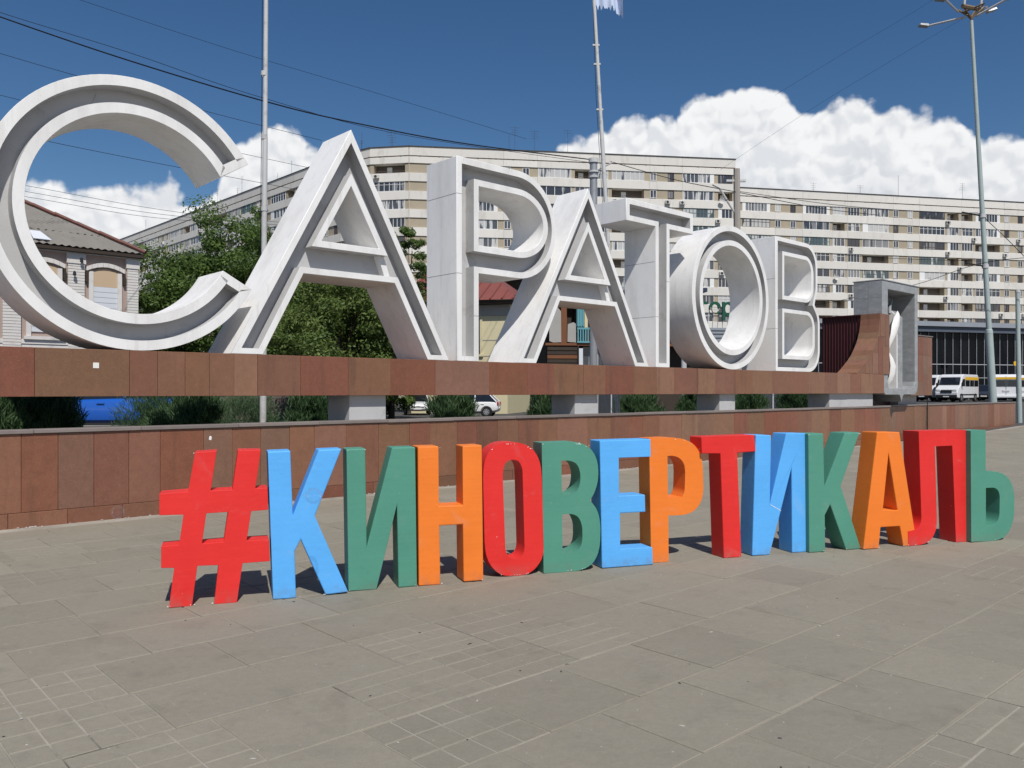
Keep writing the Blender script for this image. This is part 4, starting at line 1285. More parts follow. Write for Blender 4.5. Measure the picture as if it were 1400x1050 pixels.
def old_house():
    corner = at(197, 347, 40.0)
    ze = corner.z
    h = thing('old_house', 'old white and pink brick house with grey corrugated hip roof', 'house', (corner.x, corner.y, 0), WROT)
    # local x along the facade (negative to the left), y back; corner of the eaves at the origin
    Lh, Dp = 16.0, 11.0
    wx, wy = -.14, .45       # wall corner behind the eaves
    MB().box(-Lh, wx, wy, Dp, -.3, ze - .25).build('wall', 'pink_plaster', h)
    MB().box(-Lh - .1, wx + .1, wy - .1, Dp, -.3, 1.1).build('plinth', 'grey_plaster', h)
    # hip roof
    rise, run = 3.3, 5.5
    y1 = Dp + .5
    zt = ze + rise
    # front slope: courses of corrugated sheets
    def hip(x_e, f): return x_e - run * f
    courses = 4
    for j in range(courses):
        f0, f1 = j / courses, (j + 1) / courses + .03
        z0, z1 = ze + rise * f0 + .02 * (j % 2), ze + rise * min(f1, 1.0) + .02 * (j % 2) + .015
        x0, x1 = -Lh + (0 if j == 0 else 0), hip(0, f0)
        x1b = hip(0, min(f1, 1))
        corrugated('roof_sheet', 'slate_roof', h, [(x0, run * f0, z0), (x1, run * f0, z0), (x1b, run * min(f1, 1), z1), (x0, run * min(f1, 1), z1)], 52 - 8 * j, .035)
    corrugated('roof_sheet', 'slate_roof', h, [(0, 0, ze), (0, y1, ze), (-run, y1 - run, zt), (-run, run, zt)], 36, .03)
    corrugated('roof_sheet', 'slate_roof', h, [(-Lh, y1, ze), (0, y1, ze), (-run, run, zt), (-Lh, run, zt)][::1], 40, .03)
    # hip flashing in dark red, in lapped lengths
    n = 7
    for i in range(n):
        t0, t1 = i / n, (i + 1.06) / n
        p, q = Vector((.05, -.05, ze + .06)), Vector((-run, run, zt + .06))
        MB().tube([p.lerp(q, t0) + Vector((0, 0, .01 * (i % 2))), p.lerp(q, min(1, t1)) + Vector((0, 0, .03 + .01 * (i % 2)))], .10, 6).build('hip_flashing', 'hip_brown', h)
    MB().box(-Lh, .02, .05, .4, ze - .22, ze - .06).build('eaves_board', 'dark_wood', h)
    MB().box(-Lh, -.14, .30, wy, ze - .27, ze - .225).build('cornice', 'white_brick', h)
    # pale patch sheet on the roof
    MB().prism([(-4.75, .15), (-4.0, .15), (-4.3, 1.1), (-4.75, 1.1)], (), 0, .03, plane='xy').build('patch_sheet', 'white_board', h, (0, 0, ze + .09)).rotation_euler = (math.atan2(rise, run), 0, 0)
    # pilasters in courses of brick
    def pilaster(x, w_):
        m = MB()
        z = 1.1
        while z < ze - .75:
            m.box(x, x + w_, wy - .12, wy + .02, z + .012, z + .125)
            z += .135
        m.build('brick_pilaster', 'white_brick', h)
        MB().box(x + .01, x + w_ - .01, wy - .105, wy, 1.1, ze - .72).build('pilaster_core', 'grey_plaster', h)
        MB().box(x - .05, x + w_ + .05, wy - .16, wy, ze - .74, ze - .28).build('capital', 'white_brick', h)
    def window(xc):
        w_, zb, ztp = 1.07, 4.3, 7.28
        f = MB()
        f.box(xc - w_ / 2 - .20, xc - w_ / 2, wy - .10, wy, zb - .2, ztp); f.box(xc + w_ / 2, xc + w_ / 2 + .20, wy - .10, wy, zb - .2, ztp)
        fo = f.build('window', 'white_brick', h)
        for i in range(7):
            a0, a1 = -1 + 2 * i / 7, -1 + 2 * (i + 1) / 7
            fx = lambda a: xc + a * (w_ / 2 + .32); fz = lambda a: ztp + .24 - .24 * a * a
            MB().prism([(fx(a0) + .005, fz(a0)), (fx(a1) - .005, fz(a1)), (fx(a1) - .005, fz(a1) + .20), (fx(a0) + .005, fz(a0) + .20)], (), wy - .16, wy).build('hood_stone', 'white_brick', fo)
        MB().box(xc - w_ / 2 - .3, xc + w_ / 2 + .3, wy - .2, wy, zb - .35, zb - .2).build('sill', 'white_brick', fo)
        zm = 6.58
        MB().prism([(xc - w_ / 2, zm), (xc + w_ / 2, zm)] + [(xc + a * w_ / 2, ztp + .18 - .18 * a * a) for a in (1, .5, 0, -.5, -1)], (), wy - .05, wy - .01).build('tan_shutter', 'tan_board', fo)
        for i in range(9):
            z0_ = zb + (zm - zb) * i / 9; z1_ = zb + (zm - zb) * (i + 1) / 9
            MB().box(xc - w_ / 2, xc + w_ / 2, wy - .06, wy - .01, z0_ + .008, z1_ - .008).build('white_slat', 'white_board', fo)
        for sx in (-1, 1):
            MB().box(xc + sx * (w_ / 2 + .30) - .05, xc + sx * (w_ / 2 + .30) + .05, wy - .18, wy, ztp - .55, ztp + .02).build('bracket', 'dark_wood', fo)
    pilaster(-.67, .51)
    window(-1.645)
    pilaster(-3.28, .71)
    window(-4.25)
    pilaster(-5.9, .71)
    window(-6.9)
    pilaster(-8.6, .71)
    MB().box(-Lh, -.14, wy - .10, wy, 3.75, 3.95).build('string_course', 'white_brick', h)
    MB().box(-Lh, -.14, wy - .06, wy, .0, 3.74).build('lower_wall', 'white_brick', h)
    for x, z in ((-2.75, 7.75), (-3.05, 7.1)):
        m = MB().tube([(x, wy - .1, z), (x, wy - .3, z + .06)], .02, 6).lathe([(.02, .10), (.06, .06), (.08, -.10), (.03, -.13)], 10, 'z', (x, wy - .3, z))
        m.build('wall_lamp', 'trim_black', h)
    # ground-floor annexe on the far left
    an = thing('white_annexe', 'low white brick annexe with grey sill at the foot of the old house', 'building', W(-14.6, 7.5), WROT)
    MB().box(-8, 4.5, 0, 3, -.3, 2.5).build('wall', 'white_brick', an)
    for i in range(8):
        MB().box(-8, 4.52, -.03, 0, .15 + i * .28, .40 + i * .28).build('brick_course', 'white_brick', an)
    MB().box(-8.1, 4.62, -.2, 3.1, 2.5, 2.62).build('ledge', 'grey_plaster', an)


old_house()


# ------------------------------------------------------------------ small buildings seen between the letters
def yellow_house():
    p = at(694, 535, 60.0)
    h = thing('yellow_house', 'pale yellow house with a red standing seam roof behind the letter Р', 'house', (p.x, p.y, 0), R(-14))
    h.scale = (1.667,) * 3
    ze = at(680, 408, 60).z / 1.667
    Lh, Dp = 4.5, 7.0
    MB().box(-Lh, 0, 0, Dp, -.3, ze - .25).build('wall', 'yellow_wall', h)
    for z in (1.2, 1.95, 2.5, 3.2):
        MB().box(-Lh - .005, .005, -.012, 0, z, z + .04).build('wall_joint', 'grey_plaster', h)
    MB().box(-Lh - .1, .1, -.05, 0, ze - .75, ze - .26).build('frieze', 'grey_plaster', h)
    MB().box(-Lh - .4, .45, -.5, .02, ze - .25, ze - .12).build('eaves_board', 'dark_wood', h)
    rise, run = 2.0, 3.8
    a, b, c, d = Vector((-Lh - .5, -.6, ze - .1)), Vector((.6, -.6, ze - .1)), Vector((-2.2, run, ze + rise)), Vector((-Lh - .5, run, ze + rise))
    MB().add([a, b, c, d], [(0, 1, 2, 3)]).build('roof', 'red_metal', h, recalc=False)
    MB().add([b, (.6, Dp + .6, ze - .1), (-2.2, Dp - 3, ze + rise), c], [(0, 1, 2, 3)]).build('roof_hip', 'red_metal', h, recalc=False)
    x = -Lh - .3
    while x < .5:
        t = 1.0 if x < -2.2 else (.6 - x) / 2.8
        m = MB().tube([(x, -.61, ze - .06), (x, -.6 + (run + .6) * t, ze - .06 + (rise + .1) * t)], .035, 4)
        m.build('roof_seam', 'red_metal', h)
        x += .52
    for x in (-1.7, -3.4):
        f = MB(); f.box(x - .55, x - .45, -.05, 0, 2.6, 4.2); f.box(x + .45, x + .55, -.05, 0, 2.6, 4.2); f.box(x - .55, x + .55, -.05, 0, 4.2, 4.3); f.box(x - .6, x + .6, -.1, 0, 2.5, 2.6)
        fo = f.build('window', 'yellow_wall', h)
        MB().box(x - .45, x + .45, -.02, .0, 2.6, 4.2).build('pane', 'pane_dark', fo)
    # neighbour with a dark gable behind
    p = at(725, 535, 74.0)
    h = thing('dark_gable_house', 'dark timber house with a pale grey roof edge beyond the yellow house', 'house', (p.x, p.y, 0), R(-10))
    h.scale = (1.6,) * 3
    ze = at(700, 402, 74).z / 1.6
    MB().box(-3, 4.0, 0, 5, -.3, ze).build('wall', 'dark_wood', h)
    for i in range(10): MB().box(-3.02, 4.02, -.03, 0, .3 + i * .55, .82 + i * .55).build('plank', 'dark_wood', h)
    MB().prism([(-3.5, ze - .2), (0.8, ze + 1.6), (4.6, ze - .2), (4.6, ze), (.8, ze + 1.85), (-3.5, ze)], (), -.6, 5.2).build('roof', 'pavilion_edge', h)
    MB().prism([(-3, ze), (.8, ze + 1.58), (4, ze)], (), 0, .1).build('gable', 'dark_wood', h)


def old_shop():
    """weathered row with teal balcony, seen through the second A"""
    Y = 40.0
    p = at(800, 535, Y)
    h = thing('weathered_shophouse', 'weathered shophouse with teal wooden balcony and brown posts behind the second letter А', 'building', (p.x, p.y, 0), R(8))
    k = Y / F
    zt = at(0, 395, Y).z
    MB().box(-1.75, 6.0, .9, 6, -.3, zt).build('wall', 'dark_wood', h)
    MB().box(-1.95, 6.0, .1, .88, 3.84, 3.96).build('floor_slab', 'rust_wood', h)
    MB().box(-1.9, 6.2, -.1, .88, zt - .05, zt + .15).build('roof', 'pavilion_edge', h)
    for x0, x1, mt in ((-1.14, -.86, 'rust_wood'), (-.40, -.33, 'dark_wood'), (1.6, 1.8, 'rust_wood')):
        MB().box(x0, x1, .25, .9, 3.97, zt - .06).build('post', mt, h)
    MB().prism([(-1.75, 4.05), (-1.55, 3.98), (-1.16, 4.0), (-1.17, 5.5), (-1.42, 5.8), (-1.75, 5.6)], (), .14, .2).build('hung_cloth', 'grey_plaster', h)
    MB().prism([(-.85, 4.02), (-.42, 3.99), (-.43, 4.9), (-.55, 4.98), (-.83, 4.88)], (), .14, .2).build('hung_cloth', 'grey_plaster', h)
    MB().box(-.39, -.02, .12, .9, 4.75, 5.75).build('teal_door', 'teal_wood', h, bevel=.02)
    for i in range(3): MB().box(-.36 + i * .12, -.32 + i * .12, .08, .12, 4.8, 5.7).build('teal_batten', 'teal_wood', h)
    m = MB(); m.box(-.39, 1.5, .02, .08, 4.62, 4.72); m.box(-.39, 1.5, .02, .08, 3.97, 4.05)
    m.build('balcony_rail', 'teal_wood', h)
    for i in range(15): MB().box(-.37 + i * .125, -.31 + i * .125, .03, .07, 4.05, 4.62).build('baluster', 'teal_wood', h)
    MB().box(.04, .2, .3, .9, 4.7, 5.7).build('window_panel', 'yellow_wall', h)
    for i in range(9): MB().box(-1.85, -.36, .12 + .03 * (i % 2), .22, 2.0 + i * .2, 2.17 + i * .2).build('plank', 'rust_wood' if i in (6, 3) else 'dark_wood', h)
    MB().box(-.36, -.30, .05, .3, -.3, 3.83).build('post', 'dark_wood', h)
    MB().box(-.29, -.10, .05, .25, -.3, 3.7).build('post', 'white_board', h)
    MB().box(.0, 3.5, .5, .89, -.3, 3.8).build('shop_front', 'pane_dark', h)
    for x in (.7, 1.4, 2.3, 3.2): MB().box(x, x + .06, .42, .5, 0, 3.6).build('mullion', 'mullion', h)
    # green fronted kiosks, seen under the beam
    p = at(905, 535, 44.0)
    h = thing('green_kiosk', 'low kiosk with green front and pale brick base behind the bushes', 'kiosk', (p.x, p.y, 0), R(12))
    MB().box(-6, 3.4, .1, 3, -.2, 3.0).build('wall', 'white_brick', h)
    for i in range(5): MB().box(-6.02, 3.42, .06, .1, .02 + i * .16, .15 + i * .16).build('brick_course', 'white_brick', h)
    for i in range(6): MB().box(-5.9 + i * 1.55, -4.5 + i * 1.55, .02, .1, .85, 1.65).build('green_panel', 'green_awning', h)
    for i in range(7): MB().box(-6.0 + i * 1.55, -5.9 + i * 1.55, 0, .1, 0, 2.6).build('post', 'galv', h)
    MB().box(-6.3, 3.7, -.3, 3.2, 3.0, 3.15).build('roof', 'pavilion_band', h)
    # pharmacy-like low building with green letters on its roof, seen through the O
    p = at(985, 535, 62.0)
    h = thing('low_shop', 'low grey shop with green letters on its roof seen through the ring letter', 'shop', (p.x, p.y, 0), R(10))
    z0 = at(0, 447, 62).z
    MB().box(-7, 6, 0, 6, -.3, z0 - 1.15).build('wall', 'pane_dark', h)
    for i in range(9): MB().box(-7 + i * 1.6, -6.9 + i * 1.6, -.08, 0, -.3, z0 - 1.2).build('mullion', 'mullion', h)
    MB().box(-7.3, 6.3, -.8, 6, z0 - 1.9, z0 - 1.5).build('canopy', 'white_board', h)
    MB().box(-7.2, 6.2, -.6, 6, z0 - 1.15, z0 - .12).build('fascia', 'pavilion_edge', h)
    for z in (z0 - .9, z0 - .6, z0 - .35): MB().box(-7.22, 6.22, -.64, -.6, z, z + .06).build('fascia_rib', 'pavilion_band', h)
    # the letters
    sg = thing('roof_sign', 'dark green Cyrillic letters standing on the low shop roof', 'sign', (p.x, p.y, z0 - .12), R(10))
    x = -2.12
    for ch in 'тер':
        cu = bpy.data.curves.new('sign_letter', 'FONT')
        cu.body = ch; cu.size = 1.8; cu.extrude = .08; cu.offset = .03
        tmp = bpy.data.objects.new('tmp', cu); C.objects.link(tmp)
        dg = bpy.context.evaluated_depsgraph_get()
        me = bpy.data.meshes.new_from_object(tmp.evaluated_get(dg))
        bpy.data.objects.remove(tmp)
        me.materials.clear(); me.materials.append(M['sign_green'])
        xs = [v.co.x for v in me.vertices]
        o = link('sign_letter', me, sg, (x - min(xs), -.5, .95)); o.rotation_euler = (R(90), 0, 0)
        x += (max(xs) - min(xs)) + .12
    for i in range(8): MB().tube([(-2.0 + i * .4, -.35, 0), (-2.0 + i * .4, -.45, 1.0)], .03, 5).build('sign_strut', 'mullion', sg)
    MB().box(-2.3, 1.3, -.44, -.38, .87, .945).build('sign_rail', 'mullion', sg)


def pavilion():
    a = at(1120, 535, 92.0); c = at(1440, 535, 101.0)
    v = (c - a); L = v.length; rot = math.atan2(v.y, v.x)
    h = thing('glass_pavilion', 'dark glass pavilion with slate blue roof band behind the minibuses', 'pavilion', (a.x, a.y, 0), rot)
    z1 = at(0, 439, 95).z; zb = at(0, 453, 95).z; z0 = .2
    MB().box(0, L, .4, 14, z0 - .5, zb - .02).build('interior', 'trim_black', h)
    MB().box(-.3, L + .3, -.5, 14.4, zb, z1 - .55).build('roof_band', 'pavilion_band', h)
    MB().box(-.5, L + .5, -.8, 14.8, z1 - .548, z1).build('roof_edge', 'pavilion_edge', h)
    n = int(L / 1.15)
    rows = [z0, z0 + (zb - z0) * .36, z0 + (zb - z0) * .55, zb - .01]
    for i in range(n):
        x0, x1 = L * i / n, L * (i + 1) / n
        for j in range(3):
            MB().add([(x0 + .03, .2, rows[j] + .03), (x1 - .03, .2, rows[j] + .03), (x1 - .03, .2, rows[j + 1] - .03), (x0 + .03, .2, rows[j + 1] - .03)], [(0, 1, 2, 3)]).build('pane', 'black_glass', h, recalc=False)
        MB().box(x0 - .02, x0 + .02, .1, .22, z0, zb - .01).build('mullion', 'mullion', h)
    MB().box(0, L, .12, .21, rows[1] - .03, rows[1] + .03).build('transom', 'mullion', h)
    MB().box(0, L, .12, .21, rows[2] - .04, rows[2] + .04).build('transom', 'mullion', h)
    # yellow board and blue sign near the door
    p = at(1391, 497, 93)
    m = MB().prism([(-.45, -.25), (.45, -.25), (.5, 0), (.45, .25), (-.45, .25), (-.5, 0)], (), 0, .1)
    m.tube([(0, .05, -.2), (0, .05, -p.z + .6)], .04, 6)
    tag(m.build('yellow_board', 'stripe_yellow', None, p, rot), 'small yellow board in front of the dark glass pavilion', 'sign')


yellow_house(); old_shop(); pavilion()


# ------------------------------------------------------------------ vehicles
def copy_tree(o, parent=None):
    c = o.copy(); C.objects.link(c); c.parent = parent
    for ch in list(o.children): copy_tree(ch, c)
    return c


def wheel(parent, x, y, r_, side):
    t = MB().lathe([(r_ * .62, -.09), (r_ * .93, -.105), (r_, -.06), (r_, .06), (r_ * .93, .105), (r_ * .62, .09)], 22, 'y', (0, 0, 0)).build('wheel', 'tyre', parent, (x, y, r_), smooth=True)
    m = MB()
    ys = side * .085
    m.lathe([(r_ * .66, ys * .9), (r_ * .64, ys), (r_ * .56, ys)], 20, 'y')
    for k in range(7):
        a = k * 2 * math.pi / 7; c, s_ = math.cos(a), math.sin(a)
        w_ = .035
        m.add([(-s_ * w_ * 1.3, ys * .9, c * w_ * 1.3), (s_ * w_ * 1.3, ys * .9, -c * w_ * 1.3), (c * r_ * .6 + s_ * w_, ys, s_ * r_ * .6 - c * w_), (c * r_ * .6 - s_ * w_, ys, s_ * r_ * .6 + c * w_)], [(0, 1, 2, 3)])
    m.lathe([(.0, ys), (r_ * .18, ys)], 10, 'y')
    m.build('rim', 'alloy', t, recalc=False)
    MB().lathe([(0, ys * .5), (r_ * .64, ys * .5)], 16, 'y').build('brake_disc', 'trim_black', t, recalc=False)
    return t


def loft(sections, n_mat=0):
    """closed cross sections of equal count joined into a body"""
    m = MB(); k = len(sections[0])
    for s_ in sections: m.v += [tuple(p) for p in s_]
    for i in range(len(sections) - 1):
        for j in range(k):
            a = i * k + j; b = i * k + (j + 1) % k
            m.f.append((a, b, b + k, a + k)); m.mi.append(0)
    m.f.append(tuple(range(k))); m.mi.append(0)
    m.f.append(tuple(range((len(sections) - 1) * k, len(sections) * k))); m.mi.append(0)
    return m


def car(name, label, paint, loc, rotz, scale=1.0, kind='hatch', group=None):
    """local +x forward, y left; length about 4.1 m"""
    t = thing(name, label, 'car', loc, rotz, group)
    t.scale = (scale,) * 3
    hw = .86

    def sec(x, z0, z1, w_, r_=.12):
        return [(x, -w_ + r_, z0), (x, w_ - r_, z0), (x, w_, z0 + r_), (x, w_ + .015, (z0 + z1) / 2), (x, w_ - .02, z1 - r_ * .6), (x, w_ - r_, z1), (x, -w_ + r_, z1), (x, -w_ + .02, z1 - r_ * .6), (x, -w_ - .015, (z0 + z1) / 2), (x, -w_, z0 + r_)]
    xs = [(-2.05, .42, .80, .70), (-1.98, .28, .96, .80), (-1.55, .22, 1.00, .85), (-.6, .20, .97, .86), (.6, .20, .95, .86), (1.15, .21, .90, .85), (1.7, .24, .80, .82), (1.98, .28, .70, .74), (2.08, .36, .60, .62)]
    b = loft([sec(*q) for q in xs]).build('body', paint, t, bevel=0.0, smooth=False)
    smooth_by_angle(b, 38)
    sub = b.modifiers.new('sub', 'SUBSURF'); sub.levels = 1; sub.render_levels = 1
    # greenhouse: glass volume under a painted roof
    gl = [(-1.85, .99, .72), (-1.35, 1.40, .60), (.15, 1.42, .60), (1.12, .93, .74)]
    m = MB()
    low = [(-1.88, .95), (1.14, .91)]
    g = [(-1.86, -.76, .95), (-1.86, .76, .95), (1.12, .76, .90), (1.12, -.76, .90), (-1.40, -.60, 1.40), (-1.40, .60, 1.40), (.18, .60, 1.42), (.18, -.60, 1.42)]
    m.add(g, [(0, 1, 5, 4), (1, 2, 6, 5), (2, 3, 7, 6), (3, 0, 4, 7), (4, 5, 6, 7)])
    m.build('glasshouse', 'car_glass', t)
    rf = [(-1.46, -.62, 1.395), (-1.46, .62, 1.395), (.26, .62, 1.412), (.26, -.62, 1.412), (-1.30, -.5, 1.47), (-1.30, .5, 1.47), (.1, .5, 1.485), (.1, -.5, 1.485)]
    MB().add(rf, [(0, 1, 2, 3), (4, 5, 6, 7), (0, 1, 5, 4), (1, 2, 6, 5), (2, 3, 7, 6), (3, 0, 4, 7)]).build('roof', paint, t, bevel=.03)
    for sy in (-1, 1):
        for a, c in (((-1.90, .775, .95), (-1.44, .615, 1.41)), ((-.55, .775, .95), (-.55, .62, 1.42)), ((1.14, .775, .90), (.20, .62, 1.42))):
            MB().tube([(a[0], a[1] * sy, a[2]), (c[0], c[1] * sy, c[2])], .04, 6).build('pillar', paint, t)
        MB().box(.62, .80, sy * .86 - .09, sy * .86 + .09, .93, 1.06).build('mirror', paint, t, bevel=.03)
        for x in (-1.05, .05): MB().box(x - .1, x + .1, sy * .872 - .02, sy * .872 + .02, .78, .815).build('door_handle', paint, t, bevel=.008)
        MB().box(-1.25, 1.2, sy * .845 - .02, sy * .845 + .02, .20, .27).build('sill_trim', 'trim_black', t)
        for x in (-1.30, 1.28):
            MB().lathe([(.0, sy * .80), (.37, sy * .80), (.37, sy * .872), (.33, sy * .872), (.33, sy * .80)], 24, 'y', (x, 0, .315)).build('wheel_arch', 'trim_black', t, recalc=False)
            wheel(t, x, sy * .80, .315, sy)
        MB().box(1.86, 2.0, sy * .58 - .14, sy * .58 + .14, .55, .68).build('headlight', 'lamp_clear', t, bevel=.03)
        MB().box(-2.04, -1.93, sy * .66 - .11, sy * .66 + .11, .68, .93).build('tail_light', 'lamp_red', t, bevel=.03)
    MB().box(-2.075, -2.03, -.26, .26, .52, .63).build('number_plate', 'frame_white', t)
    MB().box(2.055, 2.10, -.26, .26, .36, .47).build('number_plate', 'frame_white', t)
    MB().box(2.0, 2.085, -.45, .45, .50, .58).build('grille', 'trim_black', t)
    return t


def minibus(label, loc, rotz):
    t = thing('minibus', label, 'minibus', loc, rotz, 'white minibuses parked by the pavilion')
    w_ = .97

    def ring(y, sc):
        return [(-2.75, y, .45), (-2.72, y, 2.30), (-2.45, y, 2.56), (1.25, y, 2.56), (1.62, y, 2.36), (2.02, y, 1.55), (2.72, y, 1.22), (2.86, y, .85), (2.84, y, .40), (2.2, y, .34), (-2.3, y, .34)]
    m = loft([[(x, y, z if z < 1.3 else 1.3 + (z - 1.3) * (1 if abs(y) < .9 else .985)) for x, _, z in ring(0, 1)] for y in (-w_, -w_ * .93, w_ * .93, w_)])
    o = m.build('body', 'car_white', t, bevel=.06, seg=2)
    # glass
    MB().add([(1.66, -.84, 2.24), (1.66, .84, 2.24), (2.05, .88, 1.56), (2.05, -.88, 1.56)], [(0, 1, 2, 3)]).build('windscreen', 'car_glass', t, (.035, 0, .03))
    for sy in (-1, 1):
        y = sy * (w_ + .012)
        MB().add([(.95, y, 2.12), (1.55, y, 2.08), (1.95, y, 1.50), (.95, y, 1.46)], [(0, 1, 2, 3)]).build('side_window', 'car_glass', t, recalc=False)
        for a, b in ((-.25, .82), (-1.4, -.36), (-2.55, -1.5)):
            MB().add([(a, y, 2.0), (b, y, 2.0), (b, y, 1.42), (a, y, 1.42)], [(0, 1, 2, 3)]).build('side_window', 'car_glass', t, recalc=False)
        MB().box(-2.6, .9, sy * (w_ + .004) - .01, sy * (w_ + .004) + .01, 2.03, 2.30).build('yellow_stripe', 'stripe_yellow', t)
        MB().box(-2.2, 2.3, sy * (w_ + .01) - .02, sy * (w_ + .01) + .02, .62, .72).build('rub_strip', 'trim_black', t)
        MB().box(1.75, 1.92, sy * 1.1 - .13, sy * 1.1 + .13, 1.42, 1.75).build('mirror', 'trim_black', t, bevel=.03)
        for x in (-1.75, 1.85):
            MB().lathe([(0, sy * .93), (.42, sy * .93), (.42, sy * .985), (.37, sy * .985)], 20, 'y', (x, 0, .36)).build('wheel_arch', 'trim_black', t, recalc=False)
            wheel(t, x, sy * .90, .36, sy)
        MB().box(2.62, 2.84, sy * .70 - .18, sy * .70 + .18, .92, 1.16).build('headlight', 'lamp_clear', t, bevel=.04)
        MB().box(-2.79, -2.72, sy * .88 - .08, sy * .88 + .08, .8, 1.5).build('tail_light', 'lamp_red', t, bevel=.02)
    MB().box(2.80, 2.90, -.48, .48, .82, 1.10).build('grille', 'trim_black', t, bevel=.02)
    MB().box(2.70, 2.93, -.92, .92, .36, .66).build('bumper', 'trim_black', t, bevel=.05)
    MB().box(2.925, 2.945, -.26, .26, .44, .55).build('number_plate', 'frame_white', t)
    MB().box(-2.90, -2.74, -.94, .94, .38, .62).build('bumper', 'car_white', t, bevel=.04)
    MB().box(-2.775, -2.74, -.82, .82, 1.42, 2.0).build('rear_window', 'car_glass', t, bevel=.02)
    MB().box(-2.77, -2.73, -.84, .84, 2.08, 2.28).build('yellow_stripe', 'stripe_yellow', t)
    MB().box(-2.79, -2.75, -.28, .28, .95, 1.10).build('number_plate', 'frame_white', t)
    MB().box(-2.765, -2.745, -.01, .01, .62, 2.4).build('door_seam', 'trim_black', t)
    return t


def vehicles():
    p = at(150, 535, 33.0)
    car('parked_car', 'bright blue hatchback parked behind the granite wall', 'car_blue', (p.x, p.y, 0), R(180 + 14), 1.42)
    p = at(640, 535, 52.5)
    car('parked_car', 'white hatchback with alloy wheels parked by the yellow house', 'car_white', (p.x, p.y, 0), R(174))
    p = at(570, 535, 58.0)
    car('parked_car', 'white car seen end on beside the dark fence', 'car_white', (p.x, p.y, 0), R(-82))
    for u, Y, a, lb in ((1309, 77, -137, 'white minibus with yellow stripe facing the wall, front lamps showing'), (1278, 80, -140, 'white minibus with yellow stripe half hidden by the granite block'),
                        (1373, 78, 62, 'white minibus seen from behind next to the green lamp mast'), (1404, 81, 55, 'white minibus with yellow side stripe beside the thin grey pole')):
        p = at(u, 535, Y)
        minibus(lb, (p.x, p.y, gz(p.x, p.y) - .02), R(a))
    dl = ['dark car behind the minibuses next to the granite block', 'dark car roof showing above the front facing minibus', 'dark car between the front facing minibus and the lamp mast', 'dark car roof showing above the minibus seen from behind', 'dark car parked beyond the thin grey pole']
    for (u, Y, a), lb in zip(((1284, 88, 20), (1316, 87, 25), (1345, 86, -120), (1368, 90, 20), (1396, 88, 30)), dl):
        p = at(u, 535, Y)
        car('parked_car', lb, 'car_dark', (p.x, p.y, gz(p.x, p.y)), R(a), 1.1, group='dark cars by the pavilion')
    # green-grey car glimpsed under the beam by the maroon body
    p = at(1122, 535, 40.0)
    car('parked_car', 'dark green car glimpsed under the beam beside the maroon ribbed body', 'sign_green', (p.x, p.y, gz(p.x, p.y)), R(35))


vehicles()


# ------------------------------------------------------------------ vegetation
def quads_mesh(name, P, A, B, mat):
    """leaf quads: centre P, half-axes A and B (numpy n x 3)"""
    n = len(P)
    V = np.empty((n, 4, 3), np.float32)
    V[:, 0] = P - A; V[:, 1] = P + B * .9; V[:, 2] = P + A; V[:, 3] = P - B * .9
    me = bpy.data.meshes.new(name)
    me.vertices.add(n * 4); me.vertices.foreach_set('co', V.ravel())
    me.loops.add(n * 4); me.loops.foreach_set('vertex_index', np.arange(n * 4, dtype=np.int32))
    me.polygons.add(n); me.polygons.foreach_set('loop_start', np.arange(0, n * 4, 4, dtype=np.int32)); me.polygons.foreach_set('loop_total', np.full(n, 4, np.int32))
    me.update(calc_edges=True)
    me.materials.append(M[mat])
    return me


def rv(g, n):
    v = g.normal(size=(n, 3)); return v / np.linalg.norm(v, axis=1, keepdims=True)


